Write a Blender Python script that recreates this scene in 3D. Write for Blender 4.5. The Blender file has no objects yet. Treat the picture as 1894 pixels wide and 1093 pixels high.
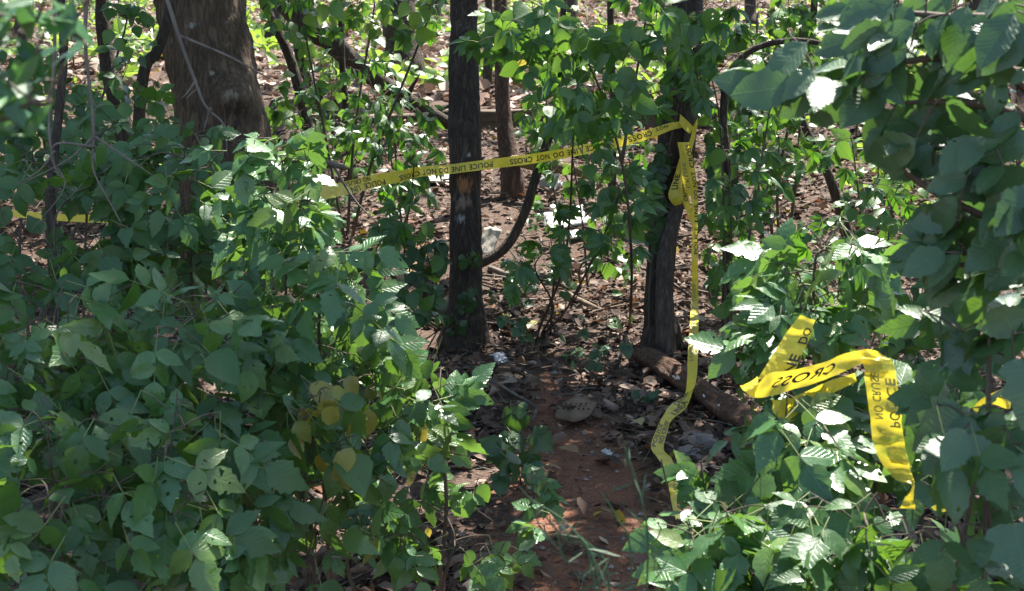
import bpy, math, random
import numpy as np
from mathutils import Vector, Matrix, noise as mnoise

random.seed(7)
rng = np.random.default_rng(7)
SC = bpy.context.scene
COL = SC.collection
R = math.radians

# ------------------------------------------------------------------ camera, sky, sun, exposure
CAM_Z, PITCH, FPX = 1.9, R(12.0), 2630.0
cam = bpy.data.cameras.new('camera')
cam.sensor_width = 36.0
cam.lens = FPX * 36.0 / 1894.0
cam.clip_start, cam.clip_end = 0.05, 600.0
cam.dof.use_dof = True
cam.dof.focus_distance = 6.2
cam.dof.aperture_fstop = 9.0
cam_o = bpy.data.objects.new('camera', cam)
COL.objects.link(cam_o)
cam_o.location = (0, 0, CAM_Z)
cam_o.rotation_euler = (R(90) - PITCH, 0, 0)
SC.camera = cam_o

SUN_EL, SUN_AZ = R(58.0), R(24.0)          # azimuth clockwise from +Y (seen from above)
SUN_DIR = Vector((math.sin(SUN_AZ) * math.cos(SUN_EL), math.cos(SUN_AZ) * math.cos(SUN_EL), math.sin(SUN_EL)))
world = bpy.data.worlds.new('World')
SC.world = world
world.use_nodes = True
wn = world.node_tree.nodes
bg = wn['Background']
sky = wn.new('ShaderNodeTexSky')
sky.sky_type = 'NISHITA'
sky.sun_disc = False
sky.sun_elevation = SUN_EL
sky.sun_rotation = SUN_AZ
world.node_tree.links.new(sky.outputs[0], bg.inputs[0])
bg.inputs[1].default_value = 0.095

sun = bpy.data.lights.new('sun', 'SUN')
sun.energy = 5.0
sun.angle = R(0.53)
sun.color = (1.0, 0.95, 0.87)
sun_o = bpy.data.objects.new('sun', sun)
COL.objects.link(sun_o)
sun_o.location = SUN_DIR * 30
sun_o.rotation_euler = SUN_DIR.to_track_quat('Z', 'Y').to_euler()

SC.view_settings.view_transform = 'Standard'
SC.view_settings.look = 'None'
SC.view_settings.exposure = 2.15
SC.view_settings.gamma = 1.0
SC.view_settings.use_curve_mapping = False
SC.render.engine = 'CYCLES'
SC.cycles.max_bounces = 8
SC.cycles.transparent_max_bounces = 12

# ------------------------------------------------------------------ geometry helpers
CF = Vector((0, math.cos(PITCH), -math.sin(PITCH)))
CU = Vector((0, math.sin(PITCH), math.cos(PITCH)))
C0 = Vector((0, 0, CAM_Z))


def P(px, py, d):
    """A world point at axial distance d along the sight line of photo pixel (px, py)."""
    return C0 + CF * d + Vector(((px - 947.0) / FPX * d, 0, 0)) - CU * ((py - 546.5) / FPX * d)


def vnoise(x, y, seed=0):
    """Smooth 2-D value noise, vectorised, 0..1."""
    x = np.asarray(x, float); y = np.asarray(y, float)
    xi = np.floor(x).astype(np.int64); yi = np.floor(y).astype(np.int64)
    xf = x - xi; yf = y - yi
    xf = xf * xf * (3 - 2 * xf); yf = yf * yf * (3 - 2 * yf)

    def h(a, b):
        n = (a * 374761393 + b * 668265263 + seed * 974634777) & 0xffffffff
        n = ((n ^ (n >> 13)) * 1274126177) & 0xffffffff
        return ((n ^ (n >> 16)) & 0xffff) / 65535.0
    a = h(xi, yi); b = h(xi + 1, yi); c = h(xi, yi + 1); d = h(xi + 1, yi + 1)
    return (a * (1 - xf) + b * xf) * (1 - yf) + (c * (1 - xf) + d * xf) * yf


def ground_z(x, y):
    x = np.asarray(x, float); y = np.asarray(y, float)
    z = np.interp(y, [-40, 7.4, 8.2, 12.7, 13.0, 13.2, 45, 120], [0, 0, 0.06, 0.70, 0.72, 0.90, 2.3, 16.0])
    z = z + (vnoise(x * 0.6, y * 0.6, 1) - .5) * 0.10 + (vnoise(x * 2.1, y * 2.1, 2) - .5) * 0.045
    z = z + np.clip(np.abs(x) - 2.0, 0, 6) * 0.03 * np.clip((y - 5) / 4, 0, 1)
    return z


def gz(x, y):
    return float(ground_z(x, y))


def G(px, py, up=0.0):
    """The ground point seen at photo pixel (px, py)."""
    d0 = P(px, py, 1.0) - C0
    t = 2.0
    while t < 80:
        p = C0 + d0 * t
        if p.z <= gz(p.x, p.y) + up:
            break
        t += 0.02
    return Vector((p.x, p.y, gz(p.x, p.y) + up))


USED = {}


def tag(o, label, cat, group=None, kind=None):
    o['label'] = label
    o['category'] = cat
    if group:
        o['group'] = group
    if kind:
        o['kind'] = kind
    return o


def empty(name, loc, label, cat, group=None):
    o = bpy.data.objects.new(name, None)
    COL.objects.link(o)
    o.location = loc
    o.empty_display_size = 0.1
    return tag(o, label, cat, group)


class MB:
    """Collects verts / faces / uvs / material slots and links them as one mesh object."""

    def __init__(s):
        s.v = []; s.f = []; s.uv = []; s.mi = []; s.col = []

    def add(s, verts, faces, uvs=None, mi=0):
        b = len(s.v)
        s.v.extend(verts)
        s.uv.extend(uvs if uvs else [(0.5, 0.0)] * len(verts))
        for f in faces:
            s.f.append(tuple(i + b for i in f))
            s.mi.append(mi)

    def mesh(s, name, mats, smooth=True):
        m = bpy.data.meshes.new(name)
        m.from_pydata([tuple(v) for v in s.v], [], s.f)
        for mt in mats:
            m.materials.append(mt)
        m.polygons.foreach_set('material_index', s.mi)
        m.polygons.foreach_set('use_smooth', [smooth] * len(s.f))
        uvl = m.uv_layers.new(name='UVMap')
        li = np.empty(len(m.loops), dtype=np.int32)
        m.loops.foreach_get('vertex_index', li)
        uvl.data.foreach_set('uv', np.array(s.uv, dtype=np.float32)[li].ravel())
        m.update()
        return m

    def build(s, name, mats, parent=None, smooth=True, origin=None):
        if not isinstance(mats, (list, tuple)):
            mats = [mats]
        if origin is not None:
            s.v = [Vector(v) - Vector(origin) for v in s.v]
        m = s.mesh(name, mats, smooth)
        o = bpy.data.objects.new(name, m)
        COL.objects.link(o)
        if parent:
            o.parent = parent
        if origin is not None and not parent:
            o.location = origin
        return o


def catmull(pts, n):
    """n samples along a Catmull-Rom curve through rows of numbers."""
    a = np.array(pts, float)
    if len(a) == 2:
        t = np.linspace(0, 1, n)[:, None]
        return a[0] * (1 - t) + a[1] * t
    a = np.vstack([2 * a[0] - a[1], a, 2 * a[-1] - a[-2]])
    m = len(a) - 3
    out = []
    for u in np.linspace(0, m - 1e-9, n):
        i = int(u); t = u - i
        p0, p1, p2, p3 = a[i:i + 4]
        out.append(.5 * ((2 * p1) + (-p0 + p2) * t + (2 * p0 - 5 * p1 + 4 * p2 - p3) * t * t + (-p0 + 3 * p1 - 3 * p2 + p3) * t ** 3))
    return np.array(out)


def tube(mb, pts, radii, sides=6, n=None, rough=0.0, freq=6.0, mi=0, cap=True, ridge=0.0, extra=None):
    """A tapered tube; rough / ridge displace the surface as bark."""
    n = n or max(2, len(pts))
    rows = catmull([tuple(p) + (r,) for p, r in zip(pts, radii)], n)
    verts = []; uvs = []
    ref = Vector((0.13, 0.97, 0.2))
    for i in range(n):
        c = Vector(rows[i, :3]); r = max(rows[i, 3], 0.0004)
        t = Vector(rows[min(i + 1, n - 1), :3] - rows[max(i - 1, 0), :3])
        t = t.normalized() if t.length > 1e-9 else Vector((0, 0, 1))
        rr = ref if abs(t.dot(ref)) < .92 else Vector((1, 0, 0))
        a = t.cross(rr).normalized(); b = t.cross(a)
        for k in range(sides):
            th = 2 * math.pi * k / sides
            d = a * math.cos(th) + b * math.sin(th)
            q = c + d * r
            f = 1.0
            if rough:
                f += rough * (mnoise.fractal(q * freq, 1.0, 2.0, 3))
            if ridge:
                w = Vector((q.x * 42, q.y * 42, q.z * 7))
                f += ridge * (abs(mnoise.noise(w)) + .5 * abs(mnoise.noise(w * 2.1)) - .35)
            if extra:
                f += extra(q, d)
            verts.append(c + d * r * f)
            uvs.append((k / sides, i / n))
    faces = []
    for i in range(n - 1):
        for k in range(sides):
            k2 = (k + 1) % sides
            faces.append((i * sides + k, i * sides + k2, (i + 1) * sides + k2, (i + 1) * sides + k))
    if cap:
        faces.append(tuple(range(sides - 1, -1, -1)))
        faces.append(tuple((n - 1) * sides + k for k in range(sides)))
    mb.add(verts, faces, uvs, mi)


# ------------------------------------------------------------------ materials
class NT:
    def __init__(s, name):
        s.m = bpy.data.materials.new(name)
        s.m.use_nodes = True
        s.t = s.m.node_tree
        s.n = s.t.nodes
        s.bsdf = s.n['Principled BSDF']
        s.out = s.n['Material Output']

    def new(s, typ, **kw):
        nd = s.n.new(typ)
        for k, v in kw.items():
            setattr(nd, k, v)
        return nd

    def ln(s, a, b):
        s.t.links.new(a, b)

    def math(s, op, a, b=None, c=None, clamp=False):
        nd = s.new('ShaderNodeMath', operation=op)
        nd.use_clamp = clamp
        for i, x in enumerate((a, b, c)):
            if x is None:
                continue
            if isinstance(x, (int, float)):
                nd.inputs[i].default_value = x
            else:
                s.ln(x, nd.inputs[i])
        return nd.outputs[0]

    def ramp(s, fac, stops, interp='LINEAR'):
        nd = s.new('ShaderNodeValToRGB')
        cr = nd.color_ramp
        cr.interpolation = interp
        while len(cr.elements) < len(stops):
            cr.elements.new(0.5)
        for e, (p, c) in zip(cr.elements, stops):
            e.position = p
            e.color = tuple(c) + (1,) if len(c) == 3 else c
        s.ln(fac, nd.inputs[0])
        return nd.outputs[0]

    def mix(s, fac, a, b, blend='MIX'):
        nd = s.new('ShaderNodeMix', data_type='RGBA', blend_type=blend)
        for i, x in ((0, fac), (6, a), (7, b)):
            if isinstance(x, (int, float)):
                nd.inputs[i].default_value = x
            elif isinstance(x, tuple):
                nd.inputs[i].default_value = x + (1,) if len(x) == 3 else x
            else:
                s.ln(x, nd.inputs[i])
        return nd.outputs[2]

    def noise(s, vec, scale, detail=3.0, rough=.55, dim='3D'):
        nd = s.new('ShaderNodeTexNoise', noise_dimensions=dim)
        nd.inputs['Scale'].default_value = scale
        nd.inputs['Detail'].default_value = detail
        nd.inputs['Roughness'].default_value = rough
        if vec is not None:
            s.ln(vec, nd.inputs['Vector'])
        return nd.outputs[0]

    def mapping(s, vec, scale=(1, 1, 1)):
        nd = s.new('ShaderNodeMapping')
        nd.inputs['Scale'].default_value = scale
        s.ln(vec, nd.inputs['Vector'])
        return nd.outputs[0]

    def bump(s, h, strength, dist):
        nd = s.new('ShaderNodeBump')
        nd.inputs['Strength'].default_value = strength
        nd.inputs['Distance'].default_value = dist
        s.ln(h, nd.inputs['Height'])
        s.ln(nd.outputs[0], s.bsdf.inputs['Normal'])
        return nd.outputs[0]


def mat_leaf(name, cols, trans, rough=.42, spec=.5, veins=7.0, vk=.35, holes=.0, spots=.6, tr=.3, bumpy=.32):
    """Leaf blade: colour differs from leaf to leaf, side veins, blemishes, insect holes, light shining through."""
    t = NT(name)
    oi = t.new('ShaderNodeObjectInfo')
    tc = t.new('ShaderNodeTexCoord')
    sep = t.new('ShaderNodeSeparateXYZ')
    t.ln(tc.outputs['UV'], sep.inputs[0])
    a = t.math('MULTIPLY', t.math('ABSOLUTE', t.math('SUBTRACT', sep.outputs[0], .5)), 2.0)
    off = t.new('ShaderNodeVectorMath', operation='ADD')
    t.ln(tc.outputs['Object'], off.inputs[0])
    cmb = t.new('ShaderNodeCombineXYZ')
    t.ln(t.math('MULTIPLY', oi.outputs['Random'], 37.0), cmb.inputs[0])
    t.ln(t.math('MULTIPLY', oi.outputs['Random'], 91.0), cmb.inputs[1])
    t.ln(cmb.outputs[0], off.inputs[1])
    n1 = t.noise(off.outputs[0], 22.0, 2.0)
    n2 = t.noise(off.outputs[0], 75.0, 2.0)
    n3 = t.noise(off.outputs[0], 7.0, 1.0)
    n4 = t.noise(off.outputs[0], 42.0, 1.0)
    along = t.math('ADD', t.math('SUBTRACT', sep.outputs[1], t.math('MULTIPLY', t.math('POWER', a, .8), vk)), t.math('MULTIPLY', n1, .09))
    fr = t.math('ABSOLUTE', t.math('SUBTRACT', t.math('FRACT', t.math('MULTIPLY', along, veins)), .5))          # 0 at a vein
    side = t.math('SUBTRACT', 1.0, t.math('MULTIPLY', fr, t.math('ADD', 6.0, t.math('MULTIPLY', a, 8.0))), clamp=True)
    mid = t.math('SUBTRACT', 1.0, t.math('MULTIPLY', a, 16.0), clamp=True)
    vein = t.math('MAXIMUM', side, mid)
    n = len(cols)
    base = t.ramp(oi.outputs['Random'], [(i / max(1, n - 1), c) for i, c in enumerate(cols)])
    base = t.mix(n1, t.mix(1.0, base, (1.15, 1.1, .95), 'MULTIPLY'), t.mix(1.0, base, (.5, .62, .55), 'MULTIPLY'))
    base = t.mix(t.math('MULTIPLY', vein, .17), base, (.16, .24, .10))
    spot = t.math('MULTIPLY', t.math('SUBTRACT', n2, .69 + .03 * (1 - spots)), 14.0, clamp=True)
    base = t.mix(t.math('MULTIPLY', spot, spots), base, (.14, .10, .035))
    t.ln(base, t.bsdf.inputs['Base Color'])
    t.bsdf.inputs['Roughness'].default_value = rough
    t.bsdf.inputs['Specular IOR Level'].default_value = spec
    hgt = t.math('SUBTRACT', t.math('MULTIPLY', n1, .7), t.math('MULTIPLY', vein, .32))
    nrm = t.bump(t.math('ADD', hgt, t.math('MULTIPLY', n4, 1.1)), bumpy, .003)
    tl = t.new('ShaderNodeBsdfTranslucent')
    t.ln(t.mix(t.math('MULTIPLY', spot, spots), t.mix(t.math('MULTIPLY', vein, .5), trans, tuple(x * .55 for x in trans)), (.1, .06, .02)), tl.inputs[0])
    t.ln(nrm, tl.inputs['Normal'])
    mx = t.new('ShaderNodeMixShader')
    mx.inputs[0].default_value = tr
    t.ln(t.bsdf.outputs[0], mx.inputs[1])
    t.ln(tl.outputs[0], mx.inputs[2])
    res = mx.outputs[0]
    if holes:
        h = t.math('GREATER_THAN', t.math('ADD', n4, t.math('MULTIPLY', n3, .55)), 1.075 - holes * 1.5)
        tp = t.new('ShaderNodeBsdfTransparent')
        m2 = t.new('ShaderNodeMixShader')
        t.ln(h, m2.inputs[0])
        t.ln(res, m2.inputs[1])
        t.ln(tp.outputs[0], m2.inputs[2])
        res = m2.outputs[0]
    t.ln(res, t.out.inputs[0])
    return t.m


def mat_bark(name, dark, light, scale=1.0, lichen=0.0, patches=(), bstr=.9):
    t = NT(name)
    tc = t.new('ShaderNodeTexCoord')
    v = t.mapping(tc.outputs['Object'], (scale, scale, scale * .22))
    a = t.noise(v, 30, 6, .7)
    v2 = t.mapping(tc.outputs['Object'], (scale, scale, scale * .13))
    rg = t.noise(v2, 26, 4, .6)
    rg2 = t.noise(t.mapping(tc.outputs['Object'], (scale, scale, scale * .45)), 60, 4, .65)
    crack = t.math('MULTIPLY', t.math('ABSOLUTE', t.math('SUBTRACT', rg, .5)), 5.5, clamp=True)
    crack = t.math('MULTIPLY', crack, t.math('ADD', .55, t.math('MULTIPLY', rg2, .9)), clamp=True)
    big = t.noise(tc.outputs['Object'], 3.2, 3)
    h = t.math('ADD', t.math('MULTIPLY', crack, .6), t.math('MULTIPLY', a, .7))
    c = t.ramp(t.math('ADD', t.math('MULTIPLY', h, .6), t.math('MULTIPLY', big, .35)), [(.3, dark), (.85, light)])
    if lichen:
        ln_ = t.math('MULTIPLY', t.math('SUBTRACT', t.noise(tc.outputs['Object'], 9, 4, .7), .68 - lichen * .1), 9, clamp=True)
        c = t.mix(t.math('MULTIPLY', ln_, .8), c, (.30, .31, .28))
    for (pos, rad, colr) in patches:
        vm = t.new('ShaderNodeVectorMath', operation='DISTANCE')
        t.ln(tc.outputs['Object'], vm.inputs[0])
        vm.inputs[1].default_value = pos
        f = t.math('SUBTRACT', 1.0, t.math('DIVIDE', t.math('ADD', vm.outputs['Value'], t.math('MULTIPLY', t.math('SUBTRACT', a, .5), rad * 5.0)), rad), clamp=True)
        c = t.mix(t.math('MULTIPLY', f, 1.5, clamp=True), c, colr)
    t.ln(c, t.bsdf.inputs['Base Color'])
    t.bsdf.inputs['Roughness'].default_value = .9
    t.bsdf.inputs['Specular IOR Level'].default_value = .25
    t.bump(h, bstr, .02)
    return t.m


def mat_plain(name, c1, c2, scale=12, rough=.8, spec=.3, bump=.4, stretch=(1, 1, 1), dist=.01):
    t = NT(name)
    tc = t.new('ShaderNodeTexCoord')
    v = t.mapping(tc.outputs['Object'], stretch)
    n = t.noise(v, scale, 5, .6)
    n2 = t.noise(v, scale * 5, 3, .6)
    f = t.math('ADD', t.math('MULTIPLY', n, .7), t.math('MULTIPLY', n2, .3))
    t.ln(t.ramp(f, [(.3, c1), (.7, c2)]), t.bsdf.inputs['Base Color'])
    t.bsdf.inputs['Roughness'].default_value = rough
    t.bsdf.inputs['Specular IOR Level'].default_value = spec
    if bump:
        t.bump(f, bump, dist)
    return t.m


def mat_attr(name, rough=.75, tr=0.0, attr='tint', bump=0.0):
    t = NT(name)
    at = t.new('ShaderNodeAttribute', attribute_name=attr)
    tc = t.new('ShaderNodeTexCoord')
    n = t.noise(tc.outputs['Object'], 60, 3)
    c = t.mix(t.math('MULTIPLY', n, .7), at.outputs['Color'], t.mix(1.0, at.outputs['Color'], (.5, .45, .42), 'MULTIPLY'))
    t.ln(c, t.bsdf.inputs['Base Color'])
    t.bsdf.inputs['Roughness'].default_value = rough
    t.bsdf.inputs['Specular IOR Level'].default_value = .3
    if bump:
        t.bump(n, bump, .004)
    if tr:
        tl = t.new('ShaderNodeBsdfTranslucent')
        t.ln(c, tl.inputs[0])
        mx = t.new('ShaderNodeMixShader')
        mx.inputs[0].default_value = tr
        t.ln(t.bsdf.outputs[0], mx.inputs[1]); t.ln(tl.outputs[0], mx.inputs[2])
        t.ln(mx.outputs[0], t.out.inputs[0])
    return t.m


M = {}
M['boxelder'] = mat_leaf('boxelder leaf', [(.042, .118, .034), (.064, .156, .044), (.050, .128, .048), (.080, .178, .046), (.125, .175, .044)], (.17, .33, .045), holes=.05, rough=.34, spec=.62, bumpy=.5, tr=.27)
M['boxelder_deep'] = mat_leaf('shade darkened leaf', [(.028, .082, .026), (.048, .120, .036), (.040, .102, .038)], (.14, .28, .025), holes=.03, rough=.42, spec=.5, bumpy=.5)  # darker take on the boxelder leaf, shade put into its colour
M['yellowing'] = mat_leaf('yellowing leaf', [(.36, .27, .05), (.24, .24, .05), (.42, .33, .10), (.14, .18, .04)], (.45, .36, .05), spots=1.0, holes=.05, tr=.35)
M['elm'] = mat_leaf('elm leaf', [(.032, .082, .032), (.050, .108, .042), (.040, .092, .044)], (.12, .26, .04), rough=.40, spec=.65, veins=12, vk=.22, holes=.01, tr=.22, bumpy=.42)
M['oval'] = mat_leaf('woodland leaf', [(.026, .082, .020), (.045, .120, .024), (.060, .145, .030)], (.18, .35, .035), holes=.03, tr=.3)
M['lance'] = mat_leaf('narrow leaf', [(.024, .076, .022), (.036, .098, .026), (.050, .120, .030)], (.15, .36, .02), veins=9, tr=.28, rough=.36)
M['glossy'] = mat_leaf('glossy oak leaf', [(.022, .078, .026), (.036, .11, .034), (.05, .14, .05)], (.14, .36, .05), veins=9, tr=.22, rough=.28, spec=.6)
M['ivy'] = mat_leaf('ivy leaf', [(.014, .044, .018), (.024, .062, .022), (.032, .080, .026)], (.1, .22, .02), tr=.2, rough=.4)
M['sunny'] = mat_leaf('thin sapling leaf', [(.05, .13, .022), (.08, .18, .028), (.11, .20, .04), (.05, .11, .03)], (.29, .44, .05), tr=.38)
M['petiole'] = mat_plain('green leaf stalk', (.10, .14, .04), (.20, .22, .09), 30, .6, bump=0)
M['stem'] = mat_plain('woody stem', (.045, .035, .026), (.11, .085, .06), 40, .8, bump=.3, stretch=(1, 1, .2))
M['dead'] = mat_plain('dead grey wood', (.065, .052, .042), (.185, .155, .128), 22, .9, bump=.5, stretch=(1, 1, .3))
M['brownstick'] = mat_plain('dead brown wood', (.07, .05, .036), (.19, .135, .095), 25, .9, bump=.5)
M['tape'] = None

# ------------------------------------------------------------------ leaf shapes
PROFILES = {
    'box': [(0, .0), (.06, .10), (.16, .27), (.28, .345), (.40, .34), (.47, .385), (.53, .285), (.63, .30), (.70, .185), (.82, .13), (.92, .05), (1, 0)],
    'boxside': [(0, .0), (.06, .12), (.16, .25), (.30, .325), (.45, .33), (.58, .30), (.66, .24), (.74, .215), (.84, .12), (1, 0)],
    'elm': [(0, 0), (.05, .09), (.12, .19), (.2, .235), (.26, .285), (.33, .295), (.39, .325), (.46, .318), (.52, .33), (.59, .30), (.65, .295), (.71, .245), (.77, .225), (.83, .165), (.89, .12), (.95, .05), (1, 0)],
    'lance': [(0, 0), (.1, .055), (.25, .115), (.45, .145), (.65, .12), (.84, .06), (1, 0)],
    'oak': [(0, 0), (.12, .06), (.3, .14), (.5, .18), (.68, .165), (.85, .09), (1, 0)],
    'oval': [(0, 0), (.08, .2), (.22, .34), (.4, .38), (.58, .33), (.75, .22), (.9, .09), (1, 0)],
    'heart': [(0, 0), (-.07, .22), (.06, .42), (.25, .48), (.45, .42), (.65, .29), (.85, .11), (1, 0)],
    'lobed': [(0, 0), (.0, .22), (.12, .42), (.28, .50), (.36, .34), (.48, .37), (.6, .44), (.66, .25), (.8, .17), (1, 0)],
}


def leaflet(mb, kind, length, loc=(0, 0, 0), yaw=0.0, pitch=0.0, roll=0.0, fold=.25, curl=.25, wscale=1.0, wav=.02, rnd=random):
    prof = PROFILES[kind]
    verts = []; uvs = []; faces = []
    Mx = Matrix.Translation(loc) @ Matrix.Rotation(yaw, 4, 'Z') @ Matrix.Rotation(pitch, 4, 'X') @ Matrix.Rotation(roll, 4, 'Y')
    mx = max(w for _, w in prof)
    bend = rnd.uniform(-.12, .12)
    for (t, w) in prof:
        zc = -curl * t * t * length
        xc = bend * t * t * length
        wl = w * length * wscale * rnd.uniform(.9, 1.08); wr = w * length * wscale * rnd.uniform(.9, 1.08)
        for (x, wz) in ((-wl, 1), (0, 0), (wr, 1)):
            z = zc + abs(x) * fold + (rnd.uniform(-wav, wav) * length if wz else 0)
            verts.append(Mx @ Vector((xc + x, t * length, z)))
        uvs += [(.5 - .5 * w / mx, t), (.5, t), (.5 + .5 * w / mx, t)]
    for i in range(len(prof) - 1):
        b = i * 3
        faces += [(b, b + 1, b + 4, b + 3), (b + 1, b + 2, b + 5, b + 4)]
    mb.add(verts, faces, uvs, 0)


def petiole(mb, pts, r0, r1):
    tube(mb, pts, [r0] + [(r0 + r1) / 2] * (len(pts) - 2) + [r1], 3, mi=1, cap=False)


def leaf_compound(rnd, kind='box', n=3, L=.1, pet=.07):
    mb = MB()
    e = Vector((rnd.uniform(-.01, .01), pet, rnd.uniform(-.004, .01)))
    r = pet + (n // 2) * L * .42 if n > 3 else pet + L * .22
    tip = Vector((e.x, r, e.z - .006))
    petiole(mb, [(0, 0, 0), tuple(e), tuple(tip)], .0016, .0011)
    J = lambda a: rnd.uniform(-a, a)
    leaflet(mb, kind, L * rnd.uniform(.95, 1.15), tip, J(.15), -.18 + J(.25), J(.25), .18 + J(.18), .22 + J(.2), rnd.uniform(.78, .95), rnd=rnd)
    pairs = (n - 1) // 2
    for i in range(pairs):
        q = e + (tip - e) * (i / max(1, pairs)) if pairs > 1 else e
        for s in (-1, 1):
            if rnd.random() < .07:
                continue
            leaflet(mb, kind + 'side' if kind == 'box' else kind, L * rnd.uniform(.75, 1.0), q, -s * (1.05 + J(.2)), -.15 + J(.3), s * .2 + J(.3),
                    .18 + J(.18), .25 + J(.2), rnd.uniform(.75, .95), rnd=rnd)
    return mb


def leaf_palmate(rnd, kind='lance', n=5, L=.1, pet=.06, spread=1.9):
    mb = MB()
    petiole(mb, [(0, 0, 0), (0, pet * .5, .004), (0, pet, 0)], .0014, .001)
    for i in range(n):
        a = (i / (n - 1) - .5) * 2
        leaflet(mb, kind, L * (1 - .28 * abs(a)) * rnd.uniform(.9, 1.1), (0, pet, 0), a * spread / 2 * 1.25, -.2 + rnd.uniform(-.25, .2), rnd.uniform(-.3, .3),
                .2, .25 + rnd.uniform(-.1, .2), 1.25, .01, rnd)
    return mb


def leaf_single(rnd, kind='elm', L=.1, pet=.008, w=1.0, curl=.2):
    mb = MB()
    petiole(mb, [(0, 0, 0), (0, pet, 0)], .0011, .0009)
    leaflet(mb, kind, L, (0, pet, 0), 0, rnd.uniform(-.2, .1), rnd.uniform(-.2, .2), rnd.uniform(.05, .35), curl + rnd.uniform(-.15, .2), w, .012, rnd)
    return mb


rl = random.Random(3)
LEAF = {}


def variants(key, fn, count, mat):
    LEAF[key] = [fn(rl).mesh('leaf_' + key, [mat, M['petiole']]) for _ in range(count)]


variants('boxelder', lambda r: leaf_compound(r, 'box', 3, .105, .075), 9, M['boxelder'])
LEAF['boxelder'] += [leaf_compound(rl, 'box', 5, .09, .07).mesh('leaf_boxelder5', [M['boxelder'], M['petiole']]) for _ in range(4)]
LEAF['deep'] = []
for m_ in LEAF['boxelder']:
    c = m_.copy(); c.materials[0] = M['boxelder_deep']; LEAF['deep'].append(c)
variants('yellow', lambda r: leaf_single(r, r.choice(['boxside', 'oval', 'box']), .072 * r.uniform(.7, 1.15), .03, 1.0, .35), 7, M['yellowing'])
variants('elm', lambda r: leaf_single(r, 'elm', .105 * r.uniform(.8, 1.2), .006, r.uniform(.85, 1.05)), 9, M['elm'])
variants('oak', lambda r: leaf_single(r, 'oak', .085 * r.uniform(.8, 1.15), .006, 1.0, .15), 6, M['glossy'])
variants('oval', lambda r: leaf_single(r, 'oval', .10 * r.uniform(.85, 1.15), .03), 7, M['oval'])
LEAF['oval'] += [leaf_compound(rl, 'box', 3, .085, .05).mesh('leaf_oval3', [M['oval'], M['petiole']]) for _ in range(4)]
variants('lance', lambda r: leaf_palmate(r, 'lance', r.choice([5, 5, 4]), .105, .05), 8, M['lance'])
variants('narrow', lambda r: leaf_single(r, 'lance', .085 * r.uniform(.8, 1.2), .006, 1.25), 6, M['lance'])
variants('creeper', lambda r: leaf_palmate(r, 'oval', 3, .085, .05, 2.4), 6, M['ivy'])
LEAF['ivy'] = [leaf_single(rl, 'heart', .065 * rl.uniform(.8, 1.2), .03, rl.uniform(.9, 1.05)).mesh('leaf_ivy', [M['ivy'], M['petiole']]) for _ in range(6)]
variants('sunny', lambda r: leaf_single(r, 'oval', .11 * r.uniform(.8, 1.2), .02), 5, M['sunny'])
LEAF['lobed'] = [leaf_single(rl, 'lobed', .12, .05, rl.uniform(.95, 1.1)).mesh('leaf_lobed', [M['elm'], M['petiole']]) for _ in range(3)]


def leaf_matrix(pos, tip, nrm, scale):
    z = nrm.normalized()
    y = (tip - z * tip.dot(z))
    y = y.normalized() if y.length > 1e-4 else z.orthogonal().normalized()
    x = y.cross(z)
    m = Matrix(((x.x, y.x, z.x, 0), (x.y, y.y, z.y, 0), (x.z, y.z, z.z, 0), (0, 0, 0, 1)))
    return Matrix.Translation(pos) @ m @ Matrix.Scale(scale, 4)


LEAVES = {}


def add_leaf(parent, base, mesh, mtx, name='leaf'):
    proto = LEAVES.get(mesh.name)
    if proto is None:
        o = bpy.data.objects.new(name, mesh)
        LEAVES[mesh.name] = o
    else:
        o = proto.copy()
    COL.objects.link(o)
    o.parent = parent
    o.matrix_basis = Matrix.Translation(-Vector(base)) @ mtx
    return o


def project(q):
    r = q - C0
    d = r.dot(CF)
    return 947 + FPX * r.x / d, 546.5 - FPX * r.dot(CU) / d, d


# openings kept in the foliage: (polyline of pixels, half width in pixels, distance up to which leaves stay out)
OPEN = [
    ([(635, 347), (760, 315), (830, 312), (1060, 282)], 20, 8.1), ([(1165, 258), (1262, 228)], 16, 8.0),
    ([(1268, 228), (1262, 300), (1262, 380)], 26, 7.9), ([(1284, 300), (1286, 480), (1284, 620), (1276, 700), (1250, 755), (1222, 810)], 20, 7.8), ([(1222, 840), (1245, 900)], 10, 6.0),
    ([(1490, 600), (1420, 690)], 12, 3.4), ([(1385, 712), (1480, 695), (1600, 655)], 8, 3.4), ([(1625, 660), (1640, 780)], 12, 3.4), ([(1655, 850), (1680, 945)], 34, 3.4),
    ([(1810, 742), (1868, 735)], 10, 2.95), ([(1345, 895), (1380, 845)], 8, 6.0), ([(0, 390), (175, 404)], 4, 6.2),
    ([(858, 130), (862, 640)], 26, 7.75), ([(1225, 560), (1225, 640)], 40, 7.4), ([(1065, 772), (1090, 770)], 60, 6.0), ([(1180, 655), (1330, 740)], 34, 6.6),
    ([(1060, 850), (1085, 1000), (1090, 1093)], 50, 6.0), ([(385, 20), (402, 140)], 62, 9.0), ([(960, 700), (1150, 700)], 40, 6.4), ([(930, 940), (860, 980)], 20, 5.0),
]


def in_opening(q, reach):
    x, y, d = project(q)
    rp = reach * FPX / d
    for pl, w, dm in OPEN:
        if d > dm:
            continue
        for (x0, y0), (x1, y1) in zip(pl, pl[1:]):
            dx, dy = x1 - x0, y1 - y0
            u = max(0, min(1, ((x - x0) * dx + (y - y0) * dy) / (dx * dx + dy * dy)))
            if math.hypot(x - x0 - dx * u, y - y0 - dy * u) < w + rp:
                return True
    return False


def rv(a=1.0):
    return Vector((random.gauss(0, a), random.gauss(0, a), random.gauss(0, a)))


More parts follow.
